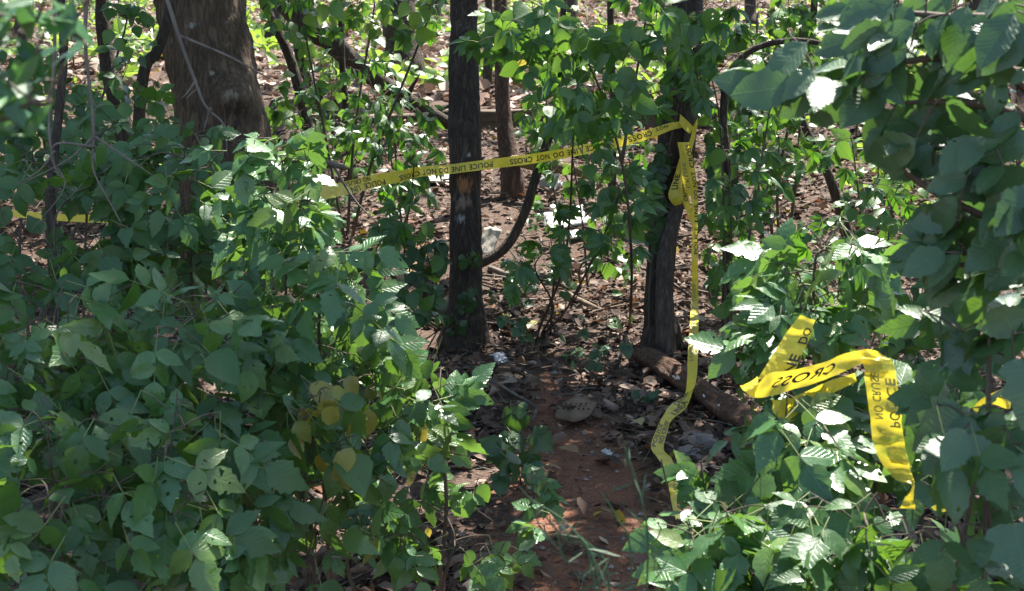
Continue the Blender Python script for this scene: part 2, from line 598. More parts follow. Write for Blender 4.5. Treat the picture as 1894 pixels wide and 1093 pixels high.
def plant(name, label, cat, base, blobs, kinds, stems=None, group=None, face=.75, up=.5, jit=.38, drop=.7, scale=(.8, 1.15),
          stem_r=.008, stem_mat=None, hang=False, twig_r=.0017, reach=.035, flat=None):
    """A plant: woody stems and twigs (one part) that carry leaves, each leaf a part.
    blobs: (centre, (rx, ry, rz), count) volumes in which the leaves sit."""
    base = Vector(base)
    root = empty(name, base, label, cat, group)
    mb = MB()
    nodes = []
    centre = sum((Vector(b[0]) for b in blobs), Vector()) / len(blobs)
    if stems is None:
        stems = []
        for c, r, n in blobs:
            c = Vector(c)
            top = c + Vector((random.uniform(-.2, .2) * r[0], random.uniform(-.2, .2) * r[1], r[2] * .55))
            mid = base.lerp(c, .5) + rv(.05)
            stems.append([base + Vector((random.uniform(-.05, .05), random.uniform(-.05, .05), 0)), mid, c, top])
    for s in stems:
        k = len(s)
        rr = [stem_r * (1 - .72 * i / (k - 1)) for i in range(k)]
        tube(mb, s, rr, 6, n=max(8, 4 * k), rough=.12, freq=14)
        for q in catmull([tuple(p) for p in s], 16)[4:]:
            nodes.append(q)
    nodes = [np.array(q) for q in nodes]
    items = []
    for c, r, n in blobs:
        c = Vector(c)
        for _ in range(n):
            for _try in range(30):
                u = Vector((random.uniform(-1, 1), random.uniform(-1, 1), random.uniform(-1, 1)))
                if .15 < u.length < 1:
                    break
            q = c + Vector((u.x * r[0], u.y * r[1], u.z * r[2]))
            if in_opening(q, reach):
                continue
            items.append((q, c))
    arr = np.array(nodes)
    items.sort(key=lambda it: float(np.min(np.sum((arr - np.array(it[0])) ** 2, 1))))
    N = np.zeros((len(nodes) + 2 * len(items), 3)); N[:len(nodes)] = arr; cnt = len(nodes)
    for q, c in items:
        sc = random.uniform(*scale)
        tocam = (C0 - q); tocam.z *= .4; tocam.normalize()
        nrm = (Vector((0, 0, 1)) * up + tocam * face + rv(jit)).normalized()
        outw = (q - c); outw.z *= .3
        outw = outw.normalized() if outw.length > 1e-5 else rv()
        tip = outw * .7 + Vector((0, 0, -1)) * drop + rv(.45)
        if flat is not None:
            tip = flat(q, tip)
        tip = tip - nrm * tip.dot(nrm)
        tip.normalize()
        lb = q - tip * .07 * sc                      # the leaf's stalk starts here
        d2 = np.sum((N[:cnt] - np.array(lb)) ** 2, 1)
        if not hang:
            d2 = d2 + np.where(N[:cnt, 2] > lb.z + .04, .02, 0)
        j = Vector(N[int(np.argmin(d2))])
        ln = (lb - j).length
        midp = j.lerp(lb, .5) + Vector((0, 0, .08 * ln)) + rv(.03 * ln)
        tube(mb, [j, midp, lb], [min(stem_r * .5, twig_r + .003 * ln), twig_r * 1.1, twig_r * .7], 4, n=5, cap=False)
        N[cnt] = midp; N[cnt + 1] = j.lerp(lb, .85); cnt += 2
        kd = random.choices(list(kinds), weights=list(kinds.values()))[0]
        add_leaf(root, base, random.choice(LEAF[kd]), leaf_matrix(lb, tip, nrm, sc))
    st = mb.build('stem', stem_mat or M['stem'], root, origin=base)
    return root


def blob(px, py, d, rx, ry, rd, n):
    """A leaf volume given as it is seen: centre pixel and distance, radii in pixels, depth radius in metres."""
    return (P(px, py, d), (rx / FPX * d, rd, ry / FPX * d), n)


# ------------------------------------------------------------------ ground
def grid_mesh(name, xs, ys, zf):
    X, Y = np.meshgrid(xs, ys)
    Z = zf(X, Y)
    v = np.stack([X, Y, Z], -1).reshape(-1, 3)
    nx, ny = len(xs), len(ys)
    i = np.arange((ny - 1) * (nx - 1))
    r, c = i // (nx - 1), i % (nx - 1)
    a = r * nx + c
    f = np.stack([a, a + 1, a + nx + 1, a + nx], 1)
    m = bpy.data.meshes.new(name)
    m.from_pydata(v.tolist(), [], f.tolist())
    m.polygons.foreach_set('use_smooth', [True] * len(f))
    return m, v


PATH = [P2 for P2 in ((G(1085, 1088)), (G(1075, 1000)), (G(1050, 900)), (G(1030, 830)), (G(1030, 770)))]
PATH = [Vector((.30, 2.0, 0)), Vector((.27, 3.6, 0))] + PATH
PXY = np.array([(p.x, p.y) for p in PATH])


def path_mask(x, y):
    cx = np.interp(y, PXY[:, 1], PXY[:, 0])
    half = np.interp(y, [0, 4.2, 5.2, 6.0, 6.4, 6.9], [.42, .36, .30, .26, .15, .0])
    d = np.abs(x - cx) + (vnoise(x * 4, y * 4, 9) - .5) * .22
    return np.clip((half - d) / .12 + .5, 0, 1) * (y < 7.2)


xs = np.concatenate([np.linspace(-140, -9, 20), np.linspace(-8.5, 8.5, 190), np.linspace(9, 140, 20)])
ys = np.concatenate([np.linspace(-60, 1.5, 12), np.linspace(2, 14, 180), np.linspace(14.3, 45, 60), np.linspace(47, 160, 24)])
gm, gv = grid_mesh('ground', xs, ys, ground_z)
at = gm.attributes.new('path', 'FLOAT', 'POINT')
at.data.foreach_set('value', path_mask(gv[:, 0], gv[:, 1]).astype(np.float32))
t = NT('forest floor soil')
tc = t.new('ShaderNodeTexCoord')
pa = t.new('ShaderNodeAttribute', attribute_name='path')
n1 = t.noise(tc.outputs['Object'], 9, 5, .65)
n2 = t.noise(tc.outputs['Object'], 60, 4, .6)
n3 = t.noise(tc.outputs['Object'], 2.0, 3, .6)
hum = t.ramp(n2, [(.3, (.045, .030, .022)), (.6, (.10, .066, .048)), (.8, (.17, .115, .085))])
clay = t.ramp(t.math('ADD', t.math('MULTIPLY', n1, .6), t.math('MULTIPLY', n2, .4)), [(.3, (.085, .041, .026)), (.55, (.185, .083, .048)), (.75, (.27, .132, .08))])
grit = t.math('GREATER_THAN', n2, .68)
clay = t.mix(t.math('MULTIPLY', grit, .5), clay, (.10, .07, .055))
t.ln(t.mix(pa.outputs['Fac'], hum, clay), t.bsdf.inputs['Base Color'])
t.bsdf.inputs['Roughness'].default_value = .95
t.bsdf.inputs['Specular IOR Level'].default_value = .2
t.bump(t.math('ADD', n1, n2), .8, .03)
gm.materials.append(t.m)
ground = bpy.data.objects.new('ground', gm)
COL.objects.link(ground)
ground['kind'] = 'structure'


# ------------------------------------------------------------------ timber ledge behind the trees
ledge_mat = mat_plain('weathered timber', (.05, .036, .026), (.17, .13, .092), 8, .9, bump=.6, stretch=(.12, 1, 1), dist=.02)
A = P(470, 214, 12.9); B = P(1330, 192, 12.9)
ledge = empty('timber_ledge', (A + B) / 2 * 1.0, 'low weathered timber retaining edge running behind the middle tree', 'retaining edge')
ledge.location.z = gz(ledge.location.x, 12.6)
lo = Vector(ledge.location)


def box_bev(mb, c, sx, sy, sz, rz=0.0, b=.012, rough=.006):
    """A bevelled, slightly uneven plank or block."""
    rows = []
    nseg = max(3, int(sx / .15))
    prof = [(-sy / 2 + b, -sz / 2), (sy / 2 - b, -sz / 2), (sy / 2, -sz / 2 + b), (sy / 2, sz / 2 - b), (sy / 2 - b, sz / 2), (-sy / 2 + b, sz / 2), (-sy / 2, sz / 2 - b), (-sy / 2, -sz / 2 + b)]
    vs = []; fs = []
    Rm = Matrix.Rotation(rz, 3, 'Z')
    for i in range(nseg + 1):
        x = -sx / 2 + sx * i / nseg
        for (y, z) in prof:
            vs.append(Vector(c) + Rm @ Vector((x, y + random.uniform(-rough, rough), z + random.uniform(-rough, rough))))
    for i in range(nseg):
        for k in range(8):
            fs.append((i * 8 + k, i * 8 + (k + 1) % 8, (i + 1) * 8 + (k + 1) % 8, (i + 1) * 8 + k))
    fs.append(tuple(range(7, -1, -1))); fs.append(tuple(nseg * 8 + k for k in range(8)))
    mb.add(vs, fs)


ang = math.atan2(B.y - A.y, B.x - A.x)
L = (B - A).length
cuts = [-.03, .36, .68, 1.03]
for row, (zt, hh) in enumerate(((0.0, .115), (-.118, .12))):
    for i in range(3):
        u0, u1 = cuts[i], cuts[i + 1]
        if row:
            u0 += .1; u1 += .1
        c = A.lerp(B, (u0 + u1) / 2)
        mb = MB()
        box_bev(mb, Vector((c.x, c.y, c.z - hh / 2 + zt + random.uniform(-.006, .004))) - lo, L * (u1 - u0) - .012, .13, hh, ang)
        mb.build('plank', ledge_mat, ledge, smooth=False)

# ------------------------------------------------------------------ trees (trunks in view, crowns above)
EX = {}


def crown_mesh(leaves, mat, size=.13):
    """Clusters of leaf blades at given points; one mesh."""
    n = len(leaves)
    if n == 0:
        leaves = np.zeros((1, 3)); n = 1
    k = 3
    pts = np.repeat(leaves, k, 0)
    m = len(pts)
    nrm = rng.normal(0, .55, (m, 3)) + np.array([0, -.1, .8]); nrm /= np.linalg.norm(nrm, axis=1)[:, None]
    d = rng.normal(0, 1, (m, 3)); d -= nrm * np.sum(d * nrm, 1)[:, None]; d /= np.linalg.norm(d, axis=1)[:, None]
    e = np.cross(nrm, d)
    s = (size * rng.uniform(.7, 1.25, m))[:, None]
    p0 = pts
    v = np.stack([p0, p0 + d * s * .35 + e * s * .32 + nrm * s * .06, p0 + d * s * .75 + e * s * .24, p0 + d * s - nrm * s * .15,
                  p0 + d * s * .75 - e * s * .24, p0 + d * s * .35 - e * s * .32 + nrm * s * .06], 1).reshape(-1, 3)
    i = np.arange(m)[:, None] * 6
    f = np.concatenate([i + np.array([[0, 1, 2, 3]]), i + np.array([[0, 3, 4, 5]])], 0)
    me = bpy.data.meshes.new('crown')
    me.from_pydata(v.tolist(), [], f.tolist())
    me.materials.append(mat)
    uv = np.tile(np.array([[.5, 0], [.95, .35], [.8, .75], [.5, 1], [.2, .75], [.05, .35]]), (m, 1))
    ul = me.uv_layers.new(name='UVMap')
    li = np.empty(len(me.loops), dtype=np.int32); me.loops.foreach_get('vertex_index', li)
    ul.data.foreach_set('uv', uv[li].astype(np.float32).ravel())
    return me


SD = np.array(SUN_DIR)
SU = np.cross(SD, [0, 0, 1.0]); SU /= np.linalg.norm(SU)
SV = np.cross(SU, SD)
# spots chosen to be sunlit; unseen crowns are cut open along their rays: (point, radius)
GAPS = [(P(*q[:3]), q[3]) for q in (
    (1450, 640, 3.4, .16), (1560, 540, 3.5, .13), (1400, 560, 3.6, .12), (1560, 460, 3.6, .14), (1500, 720, 3.2, .17), (1640, 740, 3.2, .13),
    (1440, 850, 3.2, .14), (1310, 930, 3.2, .12), (1420, 1000, 3.1, .14), (1560, 880, 3.2, .10), (1680, 900, 3.2, .09), (1230, 1010, 3.1, .08), (1350, 720, 3.5, .1),
    (1640, 420, 3.4, .08), (1240, 860, 3.4, .1),
    (500, 300, 4.4, .12), (580, 360, 4.4, .13), (640, 430, 4.4, .10), (690, 560, 4.1, .12), (460, 240, 4.4, .08), (620, 540, 4.1, .08),
    (690, 660, 4.0, .09), (840, 860, 4.2, .10), (760, 700, 4.1, .07), (690, 840, 4.0, .08), (750, 950, 4.2, .1), (990, 920, 4.3, .09), (820, 810, 4.2, .06),
    (1700, 150, 2.4, .06), (1820, 320, 2.4, .07), (1640, 260, 2.4, .05), (1560, 40, 2.5, .05), (1500, 120, 2.5, .05), (1740, 60, 2.4, .05),
    (900, 90, 6.0, .1), (700, 330, 8.6, .16), (830, 340, 8.2, .1), (760, 330, 9.6, .35), (1000, 400, 10.2, .35), (1090, 370, 10.0, .3),
    (150, 200, 9.5, .3), (60, 330, 8.0, .2), (1500, 290, 11.0, .4), (1380, 420, 10.0, .3), (1180, 440, 9.5, .2), (1060, 520, 8.8, .22), (960, 470, 9.3, .25),
    (1165, 600, 8.2, .12), (1120, 680, 7.2, .06), (1140, 720, 7.0, .06), (700, 980, 5.5, .2), (820, 940, 5.6, .2), (640, 900, 5.4, .2), (60, 70, 1.4, .05))]
GT = np.array([tuple(g[0]) for g in GAPS]); GR = np.array([g[1] * (1.45 if g[0].x > .5 and g[0].y < 4 else 1.1) for g in GAPS])


SOFT = [(P(1490, 600, 3.4), .46), (P(1450, 890, 3.2), .42), (P(1640, 880, 3.3), .22), (P(570, 350, 4.4), .34), (P(690, 640, 4.1), .30), (P(760, 900, 4.4), .30), (P(700, 1000, 5.4), .4), (P(1700, 150, 2.45), .32), (P(1800, 340, 2.45), .2), (P(900, 60, 6.0), .4), (P(1120, 130, 5.9), .25), (P(980, 470, 9.3), .5), (P(1420, 330, 9.5), .6)]  # wider spots where the crowns are thinned to let dappled sun in


def canopy_filter(pts):
    """Thin the unseen crowns so that sun and shade fall on chosen places."""
    u = pts @ SU; v = pts @ SV
    # where the sun ray through this cluster meets about knee height
    tt = (pts[:, 2] - .8) / SD[2]
    gy = pts[:, 1] - SD[1] * tt
    nn = .55 * vnoise(u * 1.5, v * 1.5, 21) + .45 * vnoise(u * 4.2, v * 4.2, 22)
    thr = np.interp(gy, [0, 3, 7, 8.5, 10, 12.5, 14, 60], [.82, .78, .70, .62, .54, .46, .28, .20])
    keep = nn < thr
    for T, r in zip(GT, GR):
        w = pts - T
        al = w @ SD
        dist = np.linalg.norm(w - al[:, None] * SD, axis=1)
        keep &= ~((dist < r + .11) & (al > 0))
    for T, r in SOFT:
        w = pts - np.array(T)
        al = w @ SD
        dist = np.linalg.norm(w - al[:, None] * SD, axis=1)
        cl = vnoise(u * 5.5, v * 5.5, 41)
        keep &= ~((dist < r) & (al > 0) & (cl < .74))
    return pts[keep]


M['crown'] = mat_leaf('canopy leaf', [(.04, .10, .03), (.05, .12, .03)], (.2, .36, .04), tr=.35)


def crown_points(c, r, n):
    p = rng.normal(0, 1, (n, 3)); p /= np.linalg.norm(p, axis=1)[:, None]
    p *= rng.uniform(.05, 1, n)[:, None] ** (1 / 2.6)
    p = p * np.array(r) + np.array(c)
    return p[p[:, 2] > 3.3]


def tree(name, label, pts, radii, mat, crown=None, sides=24, n=90, rough=.05, freq=9, ridge=0.0, extra=None, top=6.0, group=None, limbs=4, flare=1.5):
    """pts: the trunk's centre line in view, from bottom to top; it goes on up to its crown above the picture."""
    b = Vector(pts[0])
    pts = [Vector(p) for p in pts]
    root = empty(name, (b.x, b.y, gz(b.x, b.y)), label, 'tree', group)
    o = Vector(root.location)
    dirv = (pts[-1] - pts[-2]).normalized()
    if dirv.z < .5:
        dirv = Vector((dirv.x * .4, dirv.y * .4, 1)).normalized()
    dirv = (dirv + Vector((0, 0, 1))).normalized()
    last = pts[-1]
    full = [Vector((b.x, b.y, o.z - .45)), Vector((b.x, b.y, o.z - .1)), Vector((b.x, b.y, o.z + .1))] + [p for p in pts if p.z > o.z + .13]
    rr = [radii[0] * flare * 1.15, radii[0] * flare, radii[0] * (1 + (flare - 1) * .45)] + [r for p, r in zip(pts, radii) if p.z > o.z + .13]
    hi = last + dirv * max(.3, top - last.z)
    full += [last.lerp(hi, .5) + rv(.04), hi]
    rr += [radii[-1] * .8, radii[-1] * .45]
    mb = MB()
    tube(mb, [p - o for p in full], rr, sides, n=n, rough=rough, freq=freq, ridge=ridge, extra=(lambda q, d: extra(q + o, d)) if extra else None)
    mb.build('trunk', mat, root)
    if crown:
        c, r, cn = crown
        lb = MB()
        for i in range(limbs):
            a = 2 * math.pi * (i + random.random() * .6) / limbs
            s = last.lerp(hi, random.uniform(.35, .95))
            if s.z < 3.0:
                s.z = 3.0
            e = Vector(c) + Vector((math.cos(a) * r[0] * .7, math.sin(a) * r[1] * .7, random.uniform(-.2, .6) * r[2]))
            m = s.lerp(e, .5) + Vector((0, 0, .25))
            tube(lb, [s - o, m - o, e - o], [radii[-1] * .4, radii[-1] * .25, .012], 7, n=12, rough=.08)
        lb.build('limbs', mat, root)
        cp = canopy_filter(crown_points(c, r, cn))
        cm = crown_mesh(cp - np.array(o), M['crown'])
        co = bpy.data.objects.new('crown', cm)
        COL.objects.link(co)
        co.parent = root
    return root


def px_r(w, d):
    return w / 2 / FPX * d


bark_big = mat_bark('grey brown furrowed bark', (.060, .044, .033), (.25, .195, .15), .8, .25)
bark_dark = mat_bark('dark scaly bark', (.020, .015, .012), (.095, .072, .058), 1.3, .2)
bark_thin = mat_bark('dark smooth bark', (.03, .023, .018), (.115, .088, .066), 1.6, .2)

# big leaning tree on the left, with its healed burl
D1 = 9.3
burl = P(437, 172, D1 - .30); burl2 = P(415, 185, D1 - .33); hole = P(440, 212, D1 - .33); scar = P(375, 120, D1 - .3); knot2 = P(470, 150, D1 - .25)


def big_extra(q, d):
    f = .50 * math.exp(-((q - burl).length / .12) ** 2) + .12 * math.exp(-((q - burl2).length / .07) ** 2)
    f -= .34 * math.exp(-((q - hole).length / .055) ** 2)
    f += .18 * math.exp(-((q - knot2).length / .07) ** 2)
    f += .10 * math.exp(-((q - P(450, 260, D1 - .3)).length / .2) ** 2)
    return f


ob0 = P(425, 400, D1 + .1)
ob0.z = gz(ob0.x, ob0.y)
bark_big = mat_bark('grey brown furrowed bark', (.044, .030, .021), (.185, .130, .090), .8, .2,
                    [(tuple(hole - ob0), .10, (.045, .03, .022)), (tuple(P(425, 172, D1 - .42) - ob0), .07, (.26, .22, .17)), (tuple(P(473, 150, D1 - .3) - ob0), .04, (.03, .02, .016)),  # burl top painted paler and crease darker, standing in for light and shade
                     (tuple(P(357, 47, D1 - .28) - ob0), .022, (.30, .29, .26)), (tuple(P(392, 135, D1 - .3) - ob0), .016, (.3, .28, .24))])
tree('big_tree', 'massive leaning grey tree trunk with a swollen burl, behind the leafy thicket at left',
     [G(420, 330) * 0 + P(425, 400, D1 + .1), P(412, 280, D1), P(405, 200, D1), P(390, 110, D1), P(370, 0, D1), P(352, -110, D1)],
     [px_r(205, D1), px_r(182, D1), px_r(166, D1), px_r(160, D1), px_r(163, D1), px_r(158, D1)],
     bark_big, ((-2.6, 9.2, 6.0), (4.0, 4.0, 1.9), 5200), 72, 230, .05, 5, .055, big_extra, 6.0)

def roots(base, phase):
    def f(q, d):
        h = max(0.0, q.z - base.z + .03)
        th = math.atan2(d.y, d.x)
        return .55 * math.exp(-h / .07) * max(0, math.sin(3 * th + phase) + .35 * math.sin(5 * th + 2 * phase)) + .10 * mnoise.noise(q * 3.1)
    return f


# slim dark tree in the middle
D2 = 8.0
b2 = G(860, 640)
D2 = (b2 - C0).dot(CF)
cx2 = lambda x, y: P(x, y, D2)
bark_mid = bark_dark.copy(); bark_mid.name = 'dark bark with rubbed patch'
o2 = Vector((b2.x, b2.y, gz(b2.x, b2.y)))
bark_mid = mat_bark('dark scaly bark with rubbed patch', (.018, .013, .010), (.095, .070, .055), 1.3, .12,
                    [(tuple(P(860, 345, D2 - .09) - o2), .055, (.30, .14, .065)), (tuple(P(855, 372, D2 - .09) - o2), .05, (.22, .15, .11)),
                     (tuple(P(852, 405, D2 - .09) - o2), .03, (.30, .29, .27)), (tuple(P(868, 286, D2 - .09) - o2), .016, (.4, .4, .38))])
tree('slim_tree', 'slim dark straight tree in the middle that the yellow tape crosses',
     [b2, cx2(862, 560), cx2(861, 440), cx2(861, 300), cx2(858, 150), cx2(858, 40), cx2(858, -60)],
     [px_r(68, D2), px_r(63, D2), px_r(60, D2), px_r(59, D2), px_r(57, D2), px_r(52, D2), px_r(50, D2)],
     bark_mid, ((-.1, 8.0, 5.6), (3.0, 3.4, 1.6), 4200), 40, 260, .06, 9, .10, roots(b2, .6), 5.6)

# right tree with the leaning second stem
b3 = G(1222, 655); D3 = (b3 - C0).dot(CF)
tree('ivy_clad_tree', 'dark ivy covered tree at right centre that the tape is knotted to',
     [b3, P(1218, 560, D3), P(1226, 450, D3), P(1240, 300, D3), P(1262, 150, D3), P(1266, 40, D3), P(1268, -60, D3)],
     [px_r(60, D3), px_r(54, D3), px_r(52, D3), px_r(54, D3), px_r(56, D3), px_r(54, D3), px_r(50, D3)],
     bark_dark, ((1.8, 7.6, 5.6), (3.2, 3.6, 1.7), 4600), 32, 220, .06, 9, .10, roots(b3, 2.1), 5.6)
mb = MB()
s3 = G(1232, 664)
dd = D3 - .16
tube(mb, [p - s3 for p in (s3 + Vector((0, 0, -.06)), P(1231, 620, dd), P(1229, 540, dd), P(1232, 470, dd), P(1244, 410, dd), P(1258, 360, dd + .02), P(1272, 290, dd + .06), P(1280, 200, dd + .1), P(1290, 60, dd + .1), P(1300, -120, dd + .2))],
     [.062, .052, .048, .046, .043, .038, .034, .03, .026, .02], 20, n=150, rough=.06, freq=10, ridge=.09)
bark_grey = mat_bark('grey ridged bark', (.045, .035, .030), (.165, .132, .112), 1.6, .1)
o = empty('leaning_stem_tree', s3, 'thin grey leaning trunk pressed against the front of the ivy covered tree', 'tree')
mb.build('trunk', bark_grey, o)

# further trunks: label, [(px, py)...] from bottom to top, widths, distance
thin = [
    ('dark_tree', 'stout dark trunk behind the ledge, left of the middle tree', [(752, 150), (746, 100), (738, 40), (735, -60)], (70, 68, 64, 58), 15.5, True),
    ('rough_tree', 'narrow reddish brown trunk just right of the middle tree, in front of the ledge', [(948, 412), (938, 330), (932, 220), (928, 110), (926, -60)], (40, 34, 30, 28, 24), 10.6, True),
    ('short_tree', 'small dark trunk beyond the ledge beside the reddish brown one', [(902, 190), (902, 140), (904, 60), (905, -60)], (18, 16, 15, 14), 14.5, False),
    ('forked_tree', 'crooked thin dark stem leaning right, between the middle tree and the ivy covered tree', [(865, 548), (930, 462), (968, 400), (990, 330), (1010, 270), (1030, 190), (1040, 60), (1042, -60)], (21, 19, 18, 18, 17, 15, 12, 10), 8.9, False),
    ('young_tree', 'thin straight dark sapling trunk above the tape, left of the knot', [(1133, 300), (1134, 180), (1130, 80), (1128, -60)], (15, 14, 13, 12), 9.6, False),
    ('slender_tree', 'slender grey trunk curving up between the big trunk and the fallen limb', [(588, 320), (570, 240), (552, 160), (530, 90), (500, 30), (478, -60)], (24, 22, 20, 18, 16, 14), 10.6, True),
    ('slender_tree', 'slender dark stem crossing behind the curved grey trunk', [(612, 230), (585, 175), (555, 110), (545, 20), (540, -60)], (22, 20, 17, 15, 13), 12.0, False),
    ('pole_tree', 'pole straight thin sapling at the left end of the ledge', [(646, 290), (640, 200), (632, 100), (630, -60)], (14, 13, 12, 10), 11.2, False),
    ('leaning_tree', 'small dark leaning trunk at the left edge of the big trunk', [(262, 160), (290, 95), (312, 30), (330, -60)], (22, 21, 20, 18), 8.6, False),
    ('stub_tree', 'dark crooked trunk left of the big leaning tree', [(225, 230), (212, 170), (200, 120), (190, 40), (186, -60)], (36, 34, 30, 26, 22), 10.0, True),
    ('grey_tree', 'thin grey brown trunk near the left edge with dangling bare twigs', [(95, 420), (98, 310), (110, 200), (118, 90), (112, 0), (108, -80)], (20, 17, 16, 16, 17, 16), 5.2, False),
    ('right_sapling_tree', 'thin dark trunk leaning left in the leafy middle distance right of the ivy covered tree', [(1535, 330), (1505, 270), (1480, 200), (1500, 80), (1510, -60)], (18, 16, 15, 14, 12), 9.5, False),
    ('arched_tree', 'thin arching dark branch stem right of the ivy covered tree', [(1345, 330), (1338, 220), (1350, 135), (1400, 88), (1480, 75), (1560, 90)], (15, 15, 14, 13, 11, 8), 7.4, False),
    ('far_tree', 'dark trunk far back at the upper right behind the elm leaves', [(1610, 120), (1608, 60), (1604, -60)], (34, 32, 30), 17.0, True),
    ('far_tree', 'trunk far back in the sun between the middle and the ivy covered tree', [(1058, 95), (1058, 40), (1057, -60)], (22, 21, 20), 23.0, True),
    ('far_tree', 'far trunk in the sun just left of the middle tree', [(805, 90), (806, 40), (806, -60)], (22, 21, 20), 24.0, True),
    ('far_tree', 'far trunk in the sun right of the big leaning tree', [(505, 110), (508, 40), (508, -60)], (26, 25, 24), 20.0, True),
    ('far_tree', 'far dark trunk at the extreme upper left', [(40, 130), (44, 40), (46, -60)], (34, 32, 30), 18.0, True),
    ('far_tree', 'far trunk in the sun just right of the ivy covered tree', [(1390, 90), (1388, 20), (1387, -60)], (24, 22, 21), 22.0, True),
    ('far_tree', 'far trunk at the upper right corner behind the elm', [(1800, 110), (1802, 20), (1803, -60)], (36, 34, 33), 19.0, True),
]
bark_red = mat_bark('reddish brown bark', (.05, .03, .022), (.17, .105, .08), 1.4, .1)
for name, label, pts, ws, d, cr in thin:
    p3 = [P(x, y, d) for x, y in pts]
    g0 = gz(p3[0].x, p3[0].y)
    if p3[0].z > g0 + .05:                        # carry the trunk down to the soil
        dn = (p3[0] - p3[1]).normalized()
        q = p3[0] + Vector((dn.x * .3, 0, -(p3[0].z - g0)))
        p3 = [Vector((q.x, p3[0].y, g0))] + p3
        ws = (ws[0] * 1.1,) + tuple(ws)
    if name == 'arched_tree':
        o = empty(name, p3[0], label, 'tree')
        mb = MB()
        tube(mb, [p - p3[0] for p in p3], [px_r(w, d) for w in ws], 10, n=60, rough=.07, freq=10)
        mb.build('trunk', bark_thin, o)
        continue
    bark = bark_red if name == 'rough_tree' else bark_thin
    cc = None
    if cr:
        cc = ((p3[-1].x, p3[-1].y, 6.8), (2.8, 2.8, 1.6), 1300)
    tree(name, label, p3, [px_r(w, d) for w in ws], bark, cc, 14, 70, .07, 9, .05, None, 5.8 if cr else 4.2, limbs=3, flare=1.08 if d > 13 else 1.3)

# ------------------------------------------------------------------ fallen limbs, logs, sticks


def limb(name, label, pts, radii, mat, sides=14, n=60, rough=.1, cat='fallen limb', group=None, twigs=0, ridge=.03):
    o = pts[len(pts) // 2].copy()
    mb = MB()
    tube(mb, [p - o for p in pts], radii, sides, n=n, rough=rough, freq=9, ridge=ridge)
    for _ in range(twigs):
        i = random.randrange(len(pts) - 1)
        s = pts[i].lerp(pts[i + 1], random.random())
        e = s + rv(.18) + Vector((0, 0, .12))
        tube(mb, [s - o, s.lerp(e, .5) - o + rv(.02), e - o], [radii[i] * .4, radii[i] * .3, .002], 5, n=6)
    ob = mb.build(name, mat, smooth=True)
    ob.location = o
    return tag(ob, label, cat, group)


limb('fallen_limb', 'thick brown dead limb slanting down onto the timber ledge, left of the middle tree',
     [P(480, -60, 12.0), P(560, 40, 12.0), P(610, 75, 12), P(650, 112, 12.1), P(715, 160, 12.2), P(790, 208, 12.4), P(850, 236, 12.4)],
     [.10, .095, .09, .085, .075, .065, .05], bark_thin, 18, 90, .12, twigs=4)
limb('fallen_limb', 'mossy yellowish fallen branch on the ground behind the crooked stem',
     [P(905, 300, 10.6), P(950, 296, 10.5), P(1000, 308, 10.4), P(1050, 312, 10.3), P(1110, 330, 10.2)], [.03, .04, .045, .042, .03],
     mat_plain('mossy bark', (.06, .045, .02), (.19, .15, .07), 16, .9, bump=.8), 12, 40)
log_mat = mat_plain('barkless red brown log', (.075, .042, .027), (.20, .115, .075), 7, .85, bump=.5, stretch=(1, 1, 1), dist=.012)
tlog = log_mat.node_tree
la, lb_ = G(1180, 652, .07), G(1365, 768, .07)
AX = (lb_ - la).normalized()
AXS = AX.cross(Vector((0, 0, 1))).normalized()
AXU = AXS.cross(AX)


def log_extra(q, d):
    sx = (q - la).dot(AX)
    th = math.atan2(d.dot(AXU), d.dot(AXS))
    w = Vector((sx * 4.5, math.cos(th) * 2.6, math.sin(th) * 2.6))
    f = .16 * mnoise.noise(w) + .13 * (abs(mnoise.noise(w * 2.7)) - .3) - .22 * max(0, abs(mnoise.noise(Vector((sx * 1.6, math.cos(th) * 7, math.sin(th) * 7 + 5)))) - .28)
    f -= .22 * abs(d.dot(AXU))
    f -= max(0, 1 - sx / .11) * (.28 + .55 * mnoise.noise(Vector((math.cos(th) * 2.2, math.sin(th) * 2.2, 3))))
    return f


lo_ = la.lerp(lb_, .5)
mb = MB()
lp = [la, la.lerp(lb_, .03), la.lerp(lb_, .25) + Vector((0, 0, .015)), la.lerp(lb_, .5) + Vector((0, .01, .006)), la.lerp(lb_, .75), lb_, lb_ + (lb_ - la) * .35]
tube(mb, [p - lo_ for p in lp], [.058, .063, .065, .064, .067, .07, .06], 40, n=150, extra=lambda q, d: log_extra(q + lo_, d))
log_mat = mat_bark('barkless red brown rotten wood', (.055, .030, .020), (.215, .120, .078), 1.6, .0, (), 1.0)
lgo = mb.build('fallen_log', log_mat)
lgo.location = lo_
tag(lgo, 'bare red brown rotten log lying at the foot of the ivy covered tree', 'log')
# pale fungus crust along the log
fung = mat_plain('white fungus crust', (.5, .48, .45), (.72, .7, .66), 30, .9)
mb = MB()
ax = (lb_ - la)
for i in range(34):
    u = random.uniform(.06, .92)
    c = la.lerp(lb_, u) + Vector((0, 0, .012))
    side = Vector((-.6, -1, .12)).normalized()
    q = c + side * .06 + rv(.007)
    r = random.uniform(.006, .016)
    k = 6
    vs = [q + side * .005] + [q + (ax.normalized() * math.cos(a) * r * 1.6 + Vector((0, 0, 1)) * math.sin(a) * r * .8) * random.uniform(.6, 1.2) for a in [2 * math.pi * j / k for j in range(k)]]
    mb.add(vs, [(0, j + 1, (j + 1) % k + 1) for j in range(k)])
fo = mb.build('fungus_crust', fung)
logo = [o for o in bpy.data.objects if o.name == 'fallen_log'][0]
fo.parent = logo
fo.matrix_parent_inverse = Matrix.Translation(-logo.location)
tag_kind = fo
fo['kind'] = 'stuff'

